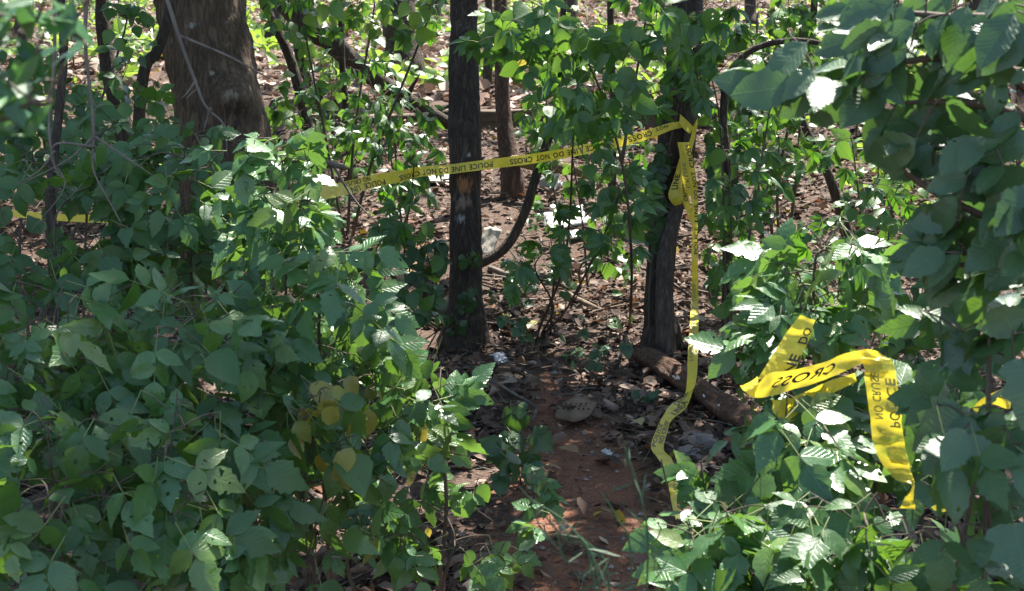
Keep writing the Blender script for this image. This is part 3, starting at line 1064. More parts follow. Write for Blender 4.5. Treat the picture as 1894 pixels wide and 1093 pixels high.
wood_red = mat_plain('split reddish wood', (.14, .085, .06), (.32, .21, .16), 9, .85, bump=.5)
pieces = [
    ('short broken piece of reddish branch beside the brown perforated pad', (1090, 738), (1138, 757), .024),
    ('reddish stick stub just above the perforated pad, nearer the log', (1146, 715), (1190, 733), .027),
    ('thin reddish stick lying across the litter left of the log', (1146, 711), (1188, 703), .014),
    ('rotten brown branch lying behind the vines left of the log end', (1225, 735), (1290, 742), .026),
    ('small brown bark chip standing beside the white paper scrap', (888, 698), (893, 712), .012),
]
for lab, a, b, r in pieces:
    a = G(*a, up=r * .8); b = G(*b, up=r * .8)
    limb('broken_branch', lab, [a, a.lerp(b, .5) + Vector((0, 0, .004)), b], [r * .9, r, r * .92], wood_red, 12, 26, .12, 'branch piece')

limb('fallen_branch', 'long pale branch lying on the litter left of the ivy covered tree base',
     [G(1050, 545, .02), G(1080, 560, .03), G(1112, 575, .02)], [.016, .018, .014], M['brownstick'], 8, 24, .1, 'branch')
limb('fallen_branch', 'pale bent branch lying between the two taped trees',
     [G(905, 498, .03), G(960, 512, .03), G(1060, 505, .04), G(1120, 490, .03)], [.02, .022, .02, .012], M['dead'], 8, 36, .1, 'branch')
limb('fallen_branch', 'pale grey log half hidden in vines left of the middle tree base',
     [G(752, 585, .06), G(800, 575, .06), G(850, 560, .06)], [.045, .05, .045], M['dead'], 14, 36, .1, 'log')
limb('fallen_branch', 'yellowish rotten branch slanting up beside the middle tree',
     [G(742, 520, .03), G(780, 490, .06), P(830, 455, 8.6)], [.035, .035, .028], mat_plain('rotten yellowish wood', (.2, .14, .07), (.38, .28, .16), 9, .9), 12, 30, .12, 'branch')
limb('dark_dead_branch', 'long dark bare branch slanting through the low bushes at lower left',
     [P(500, 850, 4.3), P(560, 900, 4.25), P(620, 955, 4.2), P(690, 1000, 4.2), P(800, 1025, 4.25)], [.012, .013, .012, .011, .008], bark_thin, 8, 40, .08, 'branch')
limb('dark_dead_branch', 'grey dead branch poking right out of the thicket below the big trunk',
     [P(470, 275, 5.2), P(520, 290, 5.3), P(580, 297, 5.4), P(640, 310, 5.6)], [.017, .016, .014, .01], M['dead'], 9, 30, .1, 'branch', twigs=2)

# bare hanging twigs in the upper left
tw = [
    ('long bare dead branch hanging across the big trunk', [[(298, -40), (330, 60), (362, 150), (385, 200), (412, 232), (420, 280)], [(362, 150), (345, 175), (340, 185)], [(368, 158), (350, 172), (342, 182)], [(385, 200), (380, 228), (378, 240)], [(330, 60), (420, 100), (470, 130), (500, 155)]], 5.0, .009),
    ('bare forked twig dangling at far left beside the thin grey trunk', [[(155, -40), (164, 80), (170, 200), (172, 258), (180, 310), (205, 380), (220, 405)], [(171, 250), (120, 300), (40, 340)], [(172, 250), (240, 300), (312, 350)], [(170, 265), (110, 265), (100, 290), (115, 335), (60, 420)]], 4.2, .007),
    ('thin bare twig hanging beside the blurred leaves in the top left corner', [[(95, -40), (96, 100), (92, 230), (105, 310), (112, 335)], [(100, 285), (70, 320), (30, 345)]], 3.8, .006),
]
for lab, paths, d, r in tw:
    o = P(*paths[0][2], d)
    mb = MB()
    for i, pp in enumerate(paths):
        q = [P(x, y, d) - o + rv(.006) for x, y in pp]
        rr = [r * (1 - .75 * j / (len(q) - 1)) * (.62 if i else 1) for j in range(len(q))]
        tube(mb, q, rr, 6, n=30, rough=.1, freq=20)
    ob = mb.build('hanging_dead_branch', M['dead'])
    ob.location = o
    tag(ob, lab, 'branch')

# individual sticks lying about
stick_meshes = []
for i in range(7):
    mb = MB()
    Ls = random.uniform(.35, .8)
    q = [Vector((-Ls / 2 + Ls * k / 4, random.uniform(-.04, .04), random.uniform(0, .03))) for k in range(5)]
    tube(mb, q, [.004, .0065, .0075, .006, .003], 5, n=12, rough=.15, freq=12)
    if i % 2:
        s = q[2]; e = s + Vector((random.uniform(.05, .15), random.choice((-1, 1)) * .12, .04))
        tube(mb, [s, e], [.004, .002], 4, n=4)
    stick_meshes.append(mb.mesh('stick', [M['dead'] if i % 3 else M['brownstick']]))
for i in range(120):
    px = random.uniform(640, 1894); py = random.uniform(330, 800)
    if random.random() < .2:
        px = random.uniform(0, 640); py = random.uniform(280, 420)
    g = G(px, py, .012)
    if path_mask(np.array([g.x]), np.array([g.y]))[0] > .3:
        continue
    ob = bpy.data.objects.new('fallen_stick', random.choice(stick_meshes))
    COL.objects.link(ob)
    ob.location = g
    ob.rotation_euler = (random.uniform(-.12, .12), random.uniform(-.15, .15), random.uniform(0, 6.28))
    s = random.uniform(.5, 1.25)
    ob.scale = (s, s, s)
    tag(ob, 'thin dead stick lying loose on the leaf litter', 'stick', 'dead sticks scattered on the leaf litter')


# ------------------------------------------------------------------ leaf litter and twig litter
def scatter_positions(n, ymin, ymax, half):
    y = ymin + (ymax - ymin) * rng.random(n)
    x = (rng.random(n) * 2 - 1) * half(y)
    return x, y


def litter(name, n, ymin, ymax, half, size, palette, weights, lift=.02, avoid_path=True):
    x, y = scatter_positions(n, ymin, ymax, half)
    dn = .55 * vnoise(x * 1.3, y * 1.3, 51) + .45 * vnoise(x * 4.5, y * 4.5, 52)
    kk = rng.random(n) < np.clip((dn - .22) * 2.6, .12, 1)
    x, y = x[kk], y[kk]; n = len(x)
    if avoid_path:
        pm = path_mask(x, y)
        k = rng.random(n) > pm * .86
        x, y = x[k], y[k]
    n = len(x)
    z = ground_z(x, y) + lift * rng.random(n) ** 2 + .004
    nrm = rng.normal(0, .38, (n, 3)); nrm[:, 2] = 1; nrm /= np.linalg.norm(nrm, axis=1)[:, None]
    d = rng.normal(0, 1, (n, 3)); d -= nrm * np.sum(d * nrm, 1)[:, None]; d /= np.linalg.norm(d, axis=1)[:, None]
    e = np.cross(nrm, d)
    s = (size * (.35 + 1.5 * rng.random(n) ** 2.2))[:, None]
    w = rng.uniform(.2, .42, n)[:, None]
    cu = rng.uniform(-.12, .38, n)[:, None]
    p = np.stack([x, y, z], 1)
    v = np.stack([p - d * s * .5, p - d * s * .15 + e * s * w + nrm * s * cu, p + d * s * .22 + e * s * w * .85 + nrm * s * cu,
                  p + d * s * .55 + nrm * s * cu * .5, p + d * s * .22 - e * s * w * .85 + nrm * s * cu * rng.uniform(.2, 1.2, (n, 1)),
                  p - d * s * .15 - e * s * w + nrm * s * cu], 1).reshape(-1, 3)
    i = np.arange(n)[:, None] * 6
    f = np.concatenate([i + np.array([[0, 1, 2, 3]]), i + np.array([[0, 3, 4, 5]])], 0)
    me = bpy.data.meshes.new(name)
    me.from_pydata(v.tolist(), [], f.tolist())
    ci = rng.choice(len(palette), n, p=np.array(weights) / sum(weights))
    c = np.array(palette)[ci] * rng.uniform(.7, 1.25, (n, 1))
    c = np.concatenate([c, np.ones((n, 1))], 1)
    ca = me.color_attributes.new('tint', 'FLOAT_COLOR', 'POINT')
    ca.data.foreach_set('color', np.repeat(c, 6, 0).astype(np.float32).ravel())
    return me


PAL = [(.10, .062, .045), (.17, .105, .075), (.24, .155, .115), (.32, .23, .18), (.42, .33, .27), (.30, .13, .06), (.50, .36, .05), (.07, .045, .035)]
WTS = [22, 24, 18, 11, 6, 4, 1.0, 14]
PAL = [tuple(c * .78 for c in q) for q in PAL]  # near litter darkened so the floor reads as shaded
M['litter'] = mat_attr('dry fallen leaves', .8, .12)
near = litter('leaf_litter', 70000, 4.0, 13.0, lambda y: .9 + y * .42, .052, PAL, WTS, .05)
PAL_SUNLIT = [tuple(min(.62, c * 1.25) for c in q) for q in PAL[:5]] + PAL[5:7] + [(.52, .44, .37)]  # far litter tinted paler, sun brightness put into its colour
far = litter('leaf_litter', 50000, 13.15, 34.0, lambda y: 1.5 + y * .48, .12, PAL_SUNLIT, [8, 14, 20, 22, 18, 4, 2, 14], .05, False)
for me, nm, lab in ((near, 'leaf_litter', 'brown dead leaves carpeting the floor in front of the ledge'), (far, 'leaf_litter', 'sunlit dead leaves carpeting the slope beyond the ledge')):
    me.materials.append(M['litter'])
    ob = bpy.data.objects.new(nm, me)
    COL.objects.link(ob)
    tag(ob, lab, 'leaf litter', kind='stuff')

mb = MB()
for _ in range(4200):
    y = random.uniform(4.2, 12.8); x = random.uniform(-1, 1) * (.8 + y * .45)
    if random.random() < float(path_mask(np.array([x]), np.array([y]))[0]) * .7:
        continue
    Ls = .06 + .5 * random.random() ** 2.5; a = random.uniform(0, 6.28)
    z = gz(x, y) + random.uniform(.008, .04)
    dx, dy = math.cos(a) * Ls / 2, math.sin(a) * Ls / 2
    r = random.uniform(.0012, .0035)
    tl = random.uniform(-.1, .25) * Ls
    tube(mb, [Vector((x - dx, y - dy, z)), Vector((x + random.uniform(-.02, .02), y, z + .012)), Vector((x + dx, y + dy, z + tl))], [r, r, r * .5], 3, n=3, cap=False, mi=random.choice((0, 0, 1)))
ob = mb.build('twig_litter', [M['dead'], M['brownstick']])
tag(ob, 'fine dead twigs strewn over the leaf litter', 'twigs', kind='stuff')

# crumbs of clay, pebbles and trodden bits on the path
grit = MB()
for _ in range(1500):
    y = random.uniform(3.8, 7.0); x = float(np.interp(y, PXY[:, 1], PXY[:, 0])) + random.gauss(0, .22)
    r = .003 + .011 * random.random() ** 4
    c = Vector((x, y, gz(x, y) + r * .3))
    q = [c + Vector((math.cos(a) * r * random.uniform(.6, 1.3), math.sin(a) * r * random.uniform(.6, 1.3), 0)) for a in (0, 1.26, 2.5, 3.8, 5.0)]
    grit.add(q + [c + Vector((0, 0, r * random.uniform(.5, 1)))], [(i, (i + 1) % 5, 5) for i in range(5)], None, 0 if random.random() < .8 else 1)
gr = grit.build('path_grit', [mat_plain('clay crumbs', (.09, .046, .03), (.22, .115, .075), 30, .95, bump=0), mat_plain('grey pebbles', (.13, .11, .1), (.3, .27, .24), 30, .9, bump=0)], smooth=False)
tag(gr, 'clay crumbs and small pebbles on the trodden path', 'grit', kind='stuff')

# larger fallen leaves that can be picked out
fl = [('yellow', (982, 596), .13, 'bright yellow fallen leaf right of the middle tree base'), ('yellow', (944, 592), .08, 'small orange yellow fallen leaf beside the middle tree base'),
      ('yellow', (1172, 778), .09, 'pointed yellow leaf on the litter near the vertical tape'), ('yellow', (1037, 679), .05, 'tiny yellow leaf on the dark litter left of the log'),
      ('brown', (1077, 843), .085, 'curled tan leaf lying on the bare clay path'), ('brown', (950, 698), .08, 'large brown leaf near the white paper scrap'),
      ('brown', (983, 704), .09, 'curled tan leaf standing between paper scrap and pad'), ('brown', (1020, 575), .08, 'pinkish tan dead leaf behind the creeper seedling'),
      ('brown', (1160, 835), .07, 'orange brown leaf lying right of the clay path'), ('brown', (1000, 865), .07, 'flat tan leaf on the clay beside the dark seedling'),
      ('brown', (1135, 955), .08, 'grey brown feathery leaf pressed in the clay path'), ('yellow', (1140, 590), .07, 'thin yellow leaf on the litter left of the ivy covered tree'),
      ('brown', (1180, 600), .08, 'pale curled leaf at the left foot of the ivy covered tree')]
brown_leaf = mat_leaf('brown dead leaf', [(.20, .13, .085), (.32, .22, .14), (.26, .15, .09)], (.2, .1, .04), rough=.75, spec=.2, tr=.15)
for kd, pp, s, lab in fl:
    mb = leaf_single(random, random.choice(['oval', 'boxside', 'elm']), s, .02, 1.0, .3)
    ob = mb.build('fallen_leaf', [M['yellowing'] if kd == 'yellow' else brown_leaf, M['petiole']])
    ob.location = G(*pp, up=.035)
    ob.rotation_euler = (random.uniform(-.1, .5), random.uniform(-.3, .3), random.uniform(0, 6.28))
    tag(ob, lab, 'fallen leaf')

# ------------------------------------------------------------------ litter that people left, stones
pad_mat = mat_plain('dirty brown pad', (.085, .055, .036), (.18, .12, .08), 14, .9, bump=.4)
hole_mat = mat_plain('painted hole shade', (.02, .015, .012), (.03, .022, .018), 20, .95, bump=0)  # for dark discs on the pad that stand for shaded holes
cen = G(1063, 772, .018)
outl = []
for (x, y) in [(1027, 782), (1036, 766), (1050, 754), (1075, 753), (1103, 755), (1100, 768), (1088, 781), (1064, 790), (1045, 788)]:
    outl.append(G(x, y, .02) - cen)
ring = catmull([tuple(p) for p in outl + outl[:1]], 37)[:-1]
mb = MB()
holes = []
k = len(ring)
top = [Vector(p) + Vector((0, 0, .016 + .012 * math.sin(i * .7))) for i, p in enumerate(ring)]
bot = [Vector(p) + Vector((0, 0, .002)) for p in ring]
inner = [p * .55 + Vector((0, 0, .012)) for p in top]
cc = Vector((0, 0, .024))
mb.add(top + bot + inner + [cc], [(i, (i + 1) % k, 2 * k + (i + 1) % k, 2 * k + i) for i in range(k)] + [(k + i, k + (i + 1) % k, (i + 1) % k, i) for i in range(k)] + [(2 * k + i, 2 * k + (i + 1) % k, 3 * k) for i in range(k)])
pad = mb.build('perforated_pad', pad_mat)
pad.location = cen + Vector((0, 0, .022))
tag(pad, 'flat dirty brown pad punched with small holes, lying where the path ends', 'pad')
for r_ in range(3):
    for c_ in range(7):
        u = (c_ - 3) / 4.6; v_ = (r_ - 1) / 2.6
        q = Vector((u * .105 + v_ * .02, v_ * .105, .0))
        h = MB()
        kk = 8
        vs = [q + Vector((math.cos(2 * math.pi * j / kk) * .0042, math.sin(2 * math.pi * j / kk) * .0042, .0295)) for j in range(kk)]
        vs2 = [v + Vector((0, 0, -.006)) for v in vs]
        h.add(vs + vs2, [tuple(range(kk))] + [(j, kk + j, kk + (j + 1) % kk, (j + 1) % kk) for j in range(kk)])
        if (r_, c_) == (0, 0):
            hm = h
        holes.append(h)
allh = MB()
for h in holes:
    allh.add(h.v, h.f)
ho = allh.build('holes', hole_mat, pad)

plastic = mat_plain('crumpled white plastic', (.26, .26, .26), (.48, .48, .48), 14, .35, .5, bump=.6, dist=.02)
paper = mat_plain('pale paper', (.32, .32, .34), (.5, .5, .52), 20, .6, bump=.3)
bluep = mat_plain('pale blue packaging', (.38, .45, .60), (.62, .68, .78), 20, .4, bump=.3)
cardb = mat_plain('dirty white foam board', (.28, .25, .21), (.46, .42, .36), 10, .7, bump=.3)


def sheet(name, label, cat, px, py, w, h, mat, crumple=.03, rz=0.0, tilt=.2, up=.03, thick=.003, n=10):
    mb = MB()
    sd = random.uniform(0, 50)
    vs = []
    for lay in (0, 1):
        for j in range(n + 1):
            for i in range(n + 1):
                u, v = i / n - .5, j / n - .5
                q = Vector((u * w * (1 + .25 * mnoise.noise((v * 3, sd, 1))), v * h * (1 + .25 * mnoise.noise((u * 3, sd, 7))), 0))
                q.z = crumple * mnoise.fractal(Vector((u * 3 + sd, v * 3, 2)), 1, 2, 3) - lay * thick
                vs.append(q)
    m_ = (n + 1) ** 2
    fs = []
    for j in range(n):
        for i in range(n):
            a = j * (n + 1) + i
            fs.append((a, a + 1, a + n + 2, a + n + 1)); fs.append((m_ + a, m_ + a + n + 1, m_ + a + n + 2, m_ + a + 1))
    edge = [i for i in range(n + 1)] + [(j) * (n + 1) + n for j in range(1, n + 1)] + [n * (n + 1) + i for i in range(n - 1, -1, -1)] + [j * (n + 1) for j in range(n - 1, 0, -1)]
    for a, b in zip(edge, edge[1:] + edge[:1]):
        fs.append((b, a, m_ + a, m_ + b))
    mb.add(vs, fs)
    ob = mb.build(name, mat)
    ob.location = G(px, py, up)
    ob.rotation_euler = (tilt, random.uniform(-.15, .15), rz)
    return tag(ob, label, cat)


sheet('plastic_sheet', 'crumpled white plastic sheet lying in the sun between the two taped trees', 'plastic sheet', 1045, 402, .34, .24, plastic, .05, .3, .35, .06)
sheet('plastic_bag', 'clear grey plastic bag puffed up on the ground behind the tape', 'plastic bag', 1015, 332, .24, .2, plastic, .12, .8, .6, .09)
sheet('plastic_scrap', 'small pale plastic scrap lying below the white sheet', 'plastic scrap', 1068, 432, .16, .1, plastic, .02, .5, .2, .04)
sheet('paper_scrap', 'torn white paper scrap lying right of the middle tree base', 'paper scrap', 925, 662, .09, .07, paper, .025, .9, .8, .04)
sheet('paper_scrap', 'small pale paper scrap on the litter left of the middle tree', 'paper scrap', 735, 395, .16, .07, paper, .02, .4, .3, .03)
sheet('blue_wrapper', 'pale blue wrapper on the litter midway between the taped trees', 'wrapper', 1046, 478, .09, .07, bluep, .04, 1.2, .5, .03)
sheet('foam_board', 'dirty white foam board lying in the sun just left of the middle tree', 'board', 800, 322, .46, .28, cardb, .015, .15, .3, .06, .015)
sheet('foam_board', 'dirty pale board leaning half hidden right of the middle tree', 'board', 903, 448, .12, .2, cardb, .01, -.5, .9, .08, .012)
sheet('plastic_scrap', 'twisted white plastic strip lying on the litter right of the clay path', 'plastic scrap', 1130, 842, .035, .08, plastic, .012, .6, .1, .02)


def rock(label, px, py, s, mat, cat='rock'):
    mb = MB()
    sd = random.uniform(0, 99)
    ns, nr = 12, 8
    vs = []
    for j in range(nr + 1):
        ph = math.pi * j / nr
        for i in range(ns):
            th = 2 * math.pi * i / ns
            d = Vector((math.sin(ph) * math.cos(th), math.sin(ph) * math.sin(th), math.cos(ph)))
            r = 1 + .38 * mnoise.noise(d * 1.5 + Vector((sd, 0, 0))) + .12 * mnoise.noise(d * 4 + Vector((sd, 3, 0)))
            vs.append(Vector((d.x * s * 1.2, d.y * s, d.z * s * .62)) * r)
    fs = [(j * ns + i, j * ns + (i + 1) % ns, (j + 1) * ns + (i + 1) % ns, (j + 1) * ns + i) for j in range(nr) for i in range(ns)]
    mb.add(vs, fs)
    ob = mb.build('rock', mat, smooth=False)
    ob.location = G(px, py, s * .2)
    ob.rotation_euler.z = random.uniform(0, 6)
    return tag(ob, label, cat)


rock_m = mat_plain('grey stone', (.20, .19, .18), (.42, .40, .38), 18, .85, bump=.5)
rock_r = mat_plain('reddish grey stone', (.10, .085, .078), (.24, .19, .17), 14, .85, bump=.5)
rock('small pale grey rock on the litter between the taped trees', 1037, 620, .03, rock_m)
rock('tiny white stone on the litter left of the log', 1025, 690, .018, rock_m)
rock('half buried reddish grey rock right of the lower end of the tape', 1297, 822, .075, rock_r)
rock('smooth grey rock beside the right bush, under the reddish grey one', 1275, 842, .055, rock_r)

# ------------------------------------------------------------------ yellow barrier tape with its print
t = NT('yellow plastic tape')
tc = t.new('ShaderNodeTexCoord')
n1 = t.noise(tc.outputs['Object'], 25, 4)
t.ln(t.ramp(n1, [(.3, (.68, .55, .04)), (.7, (.80, .67, .08))]), t.bsdf.inputs['Base Color'])
t.bsdf.inputs['Roughness'].default_value = .27
t.bump(t.noise(t.mapping(tc.outputs['Object'], (1, 1, 1)), 45, 3), .5, .012)
tl = t.new('ShaderNodeBsdfTranslucent'); tl.inputs[0].default_value = (.85, .68, .05, 1)
mx = t.new('ShaderNodeMixShader'); mx.inputs[0].default_value = .42
t.ln(t.bsdf.outputs[0], mx.inputs[1]); t.ln(tl.outputs[0], mx.inputs[2])
tp = t.new('ShaderNodeBsdfTransparent'); tp.inputs[0].default_value = (1, .9, .35, 1)
m2 = t.new('ShaderNodeMixShader'); m2.inputs[0].default_value = .10
t.ln(mx.outputs[0], m2.inputs[1]); t.ln(tp.outputs[0], m2.inputs[2]); t.ln(m2.outputs[0], t.out.inputs[0])
M['tape'] = t.m
M['tape_thin'] = M['tape'].copy()
M['tape_thin'].name = 'stretched see through tape'
for nd in M['tape_thin'].node_tree.nodes:
    if nd.type == 'MIX_SHADER' and abs(nd.inputs[0].default_value - .10) < 1e-4:
        nd.inputs[0].default_value = .38
M['print'] = mat_plain('black print', (.012, .012, .012), (.02, .02, .02), 20, .5, bump=0)
M['print_faded'] = mat_plain('print seen through the tape', (.25, .22, .06), (.31, .27, .075), 20, .5, bump=0)

FONTS = {}


def text_mesh(s):
    if s in FONTS:
        return FONTS[s]
    cu = bpy.data.curves.new('glyphs', 'FONT')
    cu.body = s
    cu.size = 1.0
    cu.offset = .022
    cu.resolution_u = 3
    cu.space_character = 1.08
    ob = bpy.data.objects.new('glyphs', cu)
    me = bpy.data.meshes.new_from_object(ob)
    v = np.array([x.co[:] for x in me.vertices])
    f = [tuple(p.vertices) for p in me.polygons]
    v[:, 0] -= v[:, 0].min(); v[:, 1] -= v[:, 1].min()
    v[:, 0] /= v[:, 0].max(); v[:, 1] /= v[:, 1].max()
    bpy.data.objects.remove(ob); bpy.data.curves.remove(cu); bpy.data.meshes.remove(me)
    FONTS[s] = (v, f)
    return FONTS[s]


class Ribbon:
    """A strip of tape: rows of (edge A pixel, edge B pixel, distance A, distance B); print sits on it as thin mesh."""

    def __init__(s, rows, n=60, crinkle=.004):
        dat = []
        for r in rows:
            (ax, ay), (bx, by), da = r[:3]
            db = r[3] if len(r) > 3 else da
            if da == 'g':
                dat.append(tuple(G(ax, ay, .085)) + tuple(G(bx, by, .075)) + ((ax + bx) / 2, (ay + by) / 2))
            else:
                dat.append(tuple(P(ax, ay, da)) + tuple(P(bx, by, db)) + ((ax + bx) / 2, (ay + by) / 2))
        s.n = n
        c = catmull(dat, n)
        s.A = c[:, :3]; s.B = c[:, 3:6]; s.px = c[:, 6:8]
        s.sd = random.uniform(0, 50)
        s.cr = crinkle
        s.texts = []
        s.thin = False

    def pos(s, u, v, off=0.0):
        u = min(max(u, 0), s.n - 1.001)
        i = int(u); f = u - i
        a = Vector(s.A[i] * (1 - f) + s.A[i + 1] * f); b = Vector(s.B[i] * (1 - f) + s.B[i + 1] * f)
        q = a.lerp(b, v)
        tng = Vector((s.A[min(i + 1, s.n - 1)] + s.B[min(i + 1, s.n - 1)] - s.A[max(i - 1, 0)] - s.B[max(i - 1, 0)]))
        nn = tng.cross(b - a)
        nn = nn.normalized() if nn.length > 1e-9 else Vector((0, -1, 0))
        if nn.dot(C0 - q) < 0:
            nn = -nn
        cr = s.cr * min(1.0, (b - a).length / .05)
        w = cr * (mnoise.noise(Vector((u * .30 + s.sd, v * 1.5, .5))) + .35 * mnoise.noise(Vector((u * .9 + s.sd, v * 2.5, 9))) - .9 * abs(mnoise.noise(Vector((u * .22 + s.sd, v * 1.1 + u * .1, 30)))))
        return q + nn * (w + off)

    def u_at(s, x=None, y=None):
        k = s.px[:, 0] if x is not None else s.px[:, 1]
        val = x if x is not None else y
        order = np.argsort(k)
        return float(np.interp(val, k[order], np.arange(s.n)[order]))

    def text(s, word, u0, u1, v0, v1, faded=False):
        """word runs from u0 to u1 (rows), its foot on v0 and its head on v1."""
        s.texts.append((word, u0, u1, v0, v1, faded))

    def add_to(s, mb, o):
        nv = 6
        vs = []; uv = []
        for i in range(s.n):
            for j in range(nv + 1):
                vs.append(s.pos(i, j / nv) - o); uv.append((j / nv, i / s.n))
        fs = [(i * (nv + 1) + j, i * (nv + 1) + j + 1, (i + 1) * (nv + 1) + j + 1, (i + 1) * (nv + 1) + j) for i in range(s.n - 1) for j in range(nv)]
        mb.add(vs, fs, uv)

    def add_text(s, mb, o):
        for word, u0, u1, v0, v1, faded in s.texts:
            v, f = text_mesh(word)
            mb.add([s.pos(u0 + (u1 - u0) * x, v0 + (v1 - v0) * y, .0012) - o for x, y, _ in v], f, None, 1 if faded else 0)


def make_tape(label, ribs, name='barrier_tape', group=None):
    o = Vector(ribs[0].pos(0, .5))
    root = empty(name, o, label, 'barrier tape', group)
    for r in ribs:
        mb = MB(); r.add_to(mb, o)
        mb.build('strip', M['tape_thin'] if r.thin else M['tape'], root)
        if r.texts:
            mb = MB(); r.add_text(mb, o)
            mb.build('lettering', [M['print'], M['print_faded']], root, smooth=False)
    return root


# the strung tape from the thicket to the tied tree
DT = D2 - .16
r1 = Ribbon([((560, 352), (575, 374), 6.9), ((640, 335), (652, 358), 7.2), ((690, 323), (697, 346), 7.4), ((740, 315), (744, 336), 7.55), ((775, 308), (777, 327), DT), ((830, 304), (831, 322), DT),
             ((900, 295), (902, 313), DT), ((980, 285), (983, 303), D2 - .1), ((1060, 271), (1064, 289), D3 - .25), ((1150, 252), (1155, 270), D3 - .2), ((1200, 239), (1205, 255), D3 - .17), ((1240, 227), (1244, 240), D3 - .16), ((1262, 224), (1264, 236), D3 - .15)], 130, .004)
U = lambda x: r1.u_at(x=x)
for w, a, b, v0, v1 in (('POLICE', 712, 673, .50, .93), ('LIN', 665, 648, .50, .93), ('CROSS', 776, 738, .42, .9), ('NOT', 807, 781, .32, .86), ('DO', 829, 812, .30, .85), ('LINE', 861, 835, .3, .85), ('POLICE', 911, 868, .28, .83),
                        ('CROSS', 985, 943, .25, .80), ('NOT', 1017, 992, .25, .8), ('DO', 1043, 1024, .25, .8), ('LINE', 1075, 1049, .25, .8), ('POLICE', 1126, 1083, .22, .78), ('CROSS', 1206, 1162, .2, .76), ('NOT', 1236, 1213, .1, .5)):
    r1.text(w, U(a), U(b), v0, v1)
r1.text('NO CRUSE', U(687), U(640), .06, .40)
make_tape('yellow police tape strung from the thicket past the middle tree to the knot', [r1])

DK = D3 - .17
ka = Ribbon([((1258, 211), (1256, 228), DK), ((1270, 222), (1266, 240), DK - .02), ((1284, 236), (1276, 247), DK - .03)], 14, .002)
kb = Ribbon([((1283, 232), (1291, 216), DK - .02), ((1279, 248), (1289, 238), DK - .03), ((1273, 270), (1283, 266), DK - .04), ((1269, 288), (1277, 290), DK - .04)], 18, .002)
kc = Ribbon([((1253, 263), (1273, 263), DK - .07), ((1257, 285), (1278, 286), DK - .06), ((1260, 320), (1282, 318), DK - .07), ((1267, 352), (1288, 350), DK - .06), ((1272, 362), (1290, 362), DK - .05)], 30, .005)
kc.text('CRUSE', kc.u_at(y=348), kc.u_at(y=300), .15, .62, True)
kd = Ribbon([((1257, 292), (1266, 292), DK - .03), ((1246, 330), (1262, 330), DK - .05), ((1236, 360), (1262, 358), DK - .06), ((1243, 376), (1262, 374), DK - .05), ((1250, 381), (1258, 379), DK - .03)], 30, .006)
kd.text('LINE', kd.u_at(y=350), kd.u_at(y=322), .65, .1)
ke = Ribbon([((1256, 336), (1270, 336), DK - .045), ((1262, 372), (1276, 372), DK - .04), ((1272, 396), (1280, 396), DK - .03), ((1276, 412), (1279, 412), DK - .03)], 22, .005)
ke.text('CROSS', ke.u_at(y=372), ke.u_at(y=340), .8, .3)
make_tape('knotted bunch of yellow police tape tied round the ivy covered tree', [ka, kb, kc, kd, ke])

DV = D3 - .25
DG = (G(1277, 722, .10) - C0).dot(CF) - .10
r3 = Ribbon([((1262, 266), (1274, 262), DV), ((1268, 300), (1283, 298), DV), ((1277, 350), (1290, 349), DV), ((1280, 400), (1291, 400), DV), ((1279, 480), (1291, 480), DV), ((1279, 540), (1292, 540), DV),
             ((1275, 610), (1292, 612), DV * .4 + DG * .6), ((1272, 660), (1291, 662), DV * .15 + DG * .85), ((1271, 695), (1288, 700), DG), ((1266, 730), (1282, 722), DG - .01), ((1243, 746), (1268, 757), 'g'), ((1227, 768), (1242, 779), 'g'),
             ((1214, 795), (1234, 801), 'g'), ((1204, 828), (1228, 832), 'g'), ((1218, 850), (1240, 846), 'g'), ((1232, 878), (1254, 874), 'g'), ((1238, 905), (1254, 905), 'g'), ((1243, 938), (1252, 938), 'g'), ((1250, 960), (1266, 955), 'g')], 170, .004)
V = lambda y: r3.u_at(y=y)
for w, a, b in (('POLICE', 470, 420), ('LINE', 411, 378), ('DO', 368, 352), ('NOT', 346, 318), ('CROSS', 311, 268)):
    r3.text(w, V(a), V(b), 1.0, .42)
for w, a, b in (('NO', 668, 643), ('CRUSE', 635, 590), ('LA', 582, 566), ('LINEA', 558, 524)):
    r3.text(w, V(a), V(b), .15, .62, True)
r3.text('CROSS', V(546), V(505), .9, .99)
r3.text('LINEA', V(765), V(742), .9, .45)
r3.text('CROSS', V(752), V(724), .42, .05)
r3.text('NO CRUSE', V(820), V(778), .92, .48)
r3.text('POLICE', V(828), V(786), .4, .05)
r3.text('NO CRUSE', V(908), V(872), .9, .45)
make_tape('long loose tail of yellow police tape hanging straight down onto the litter', [r3])

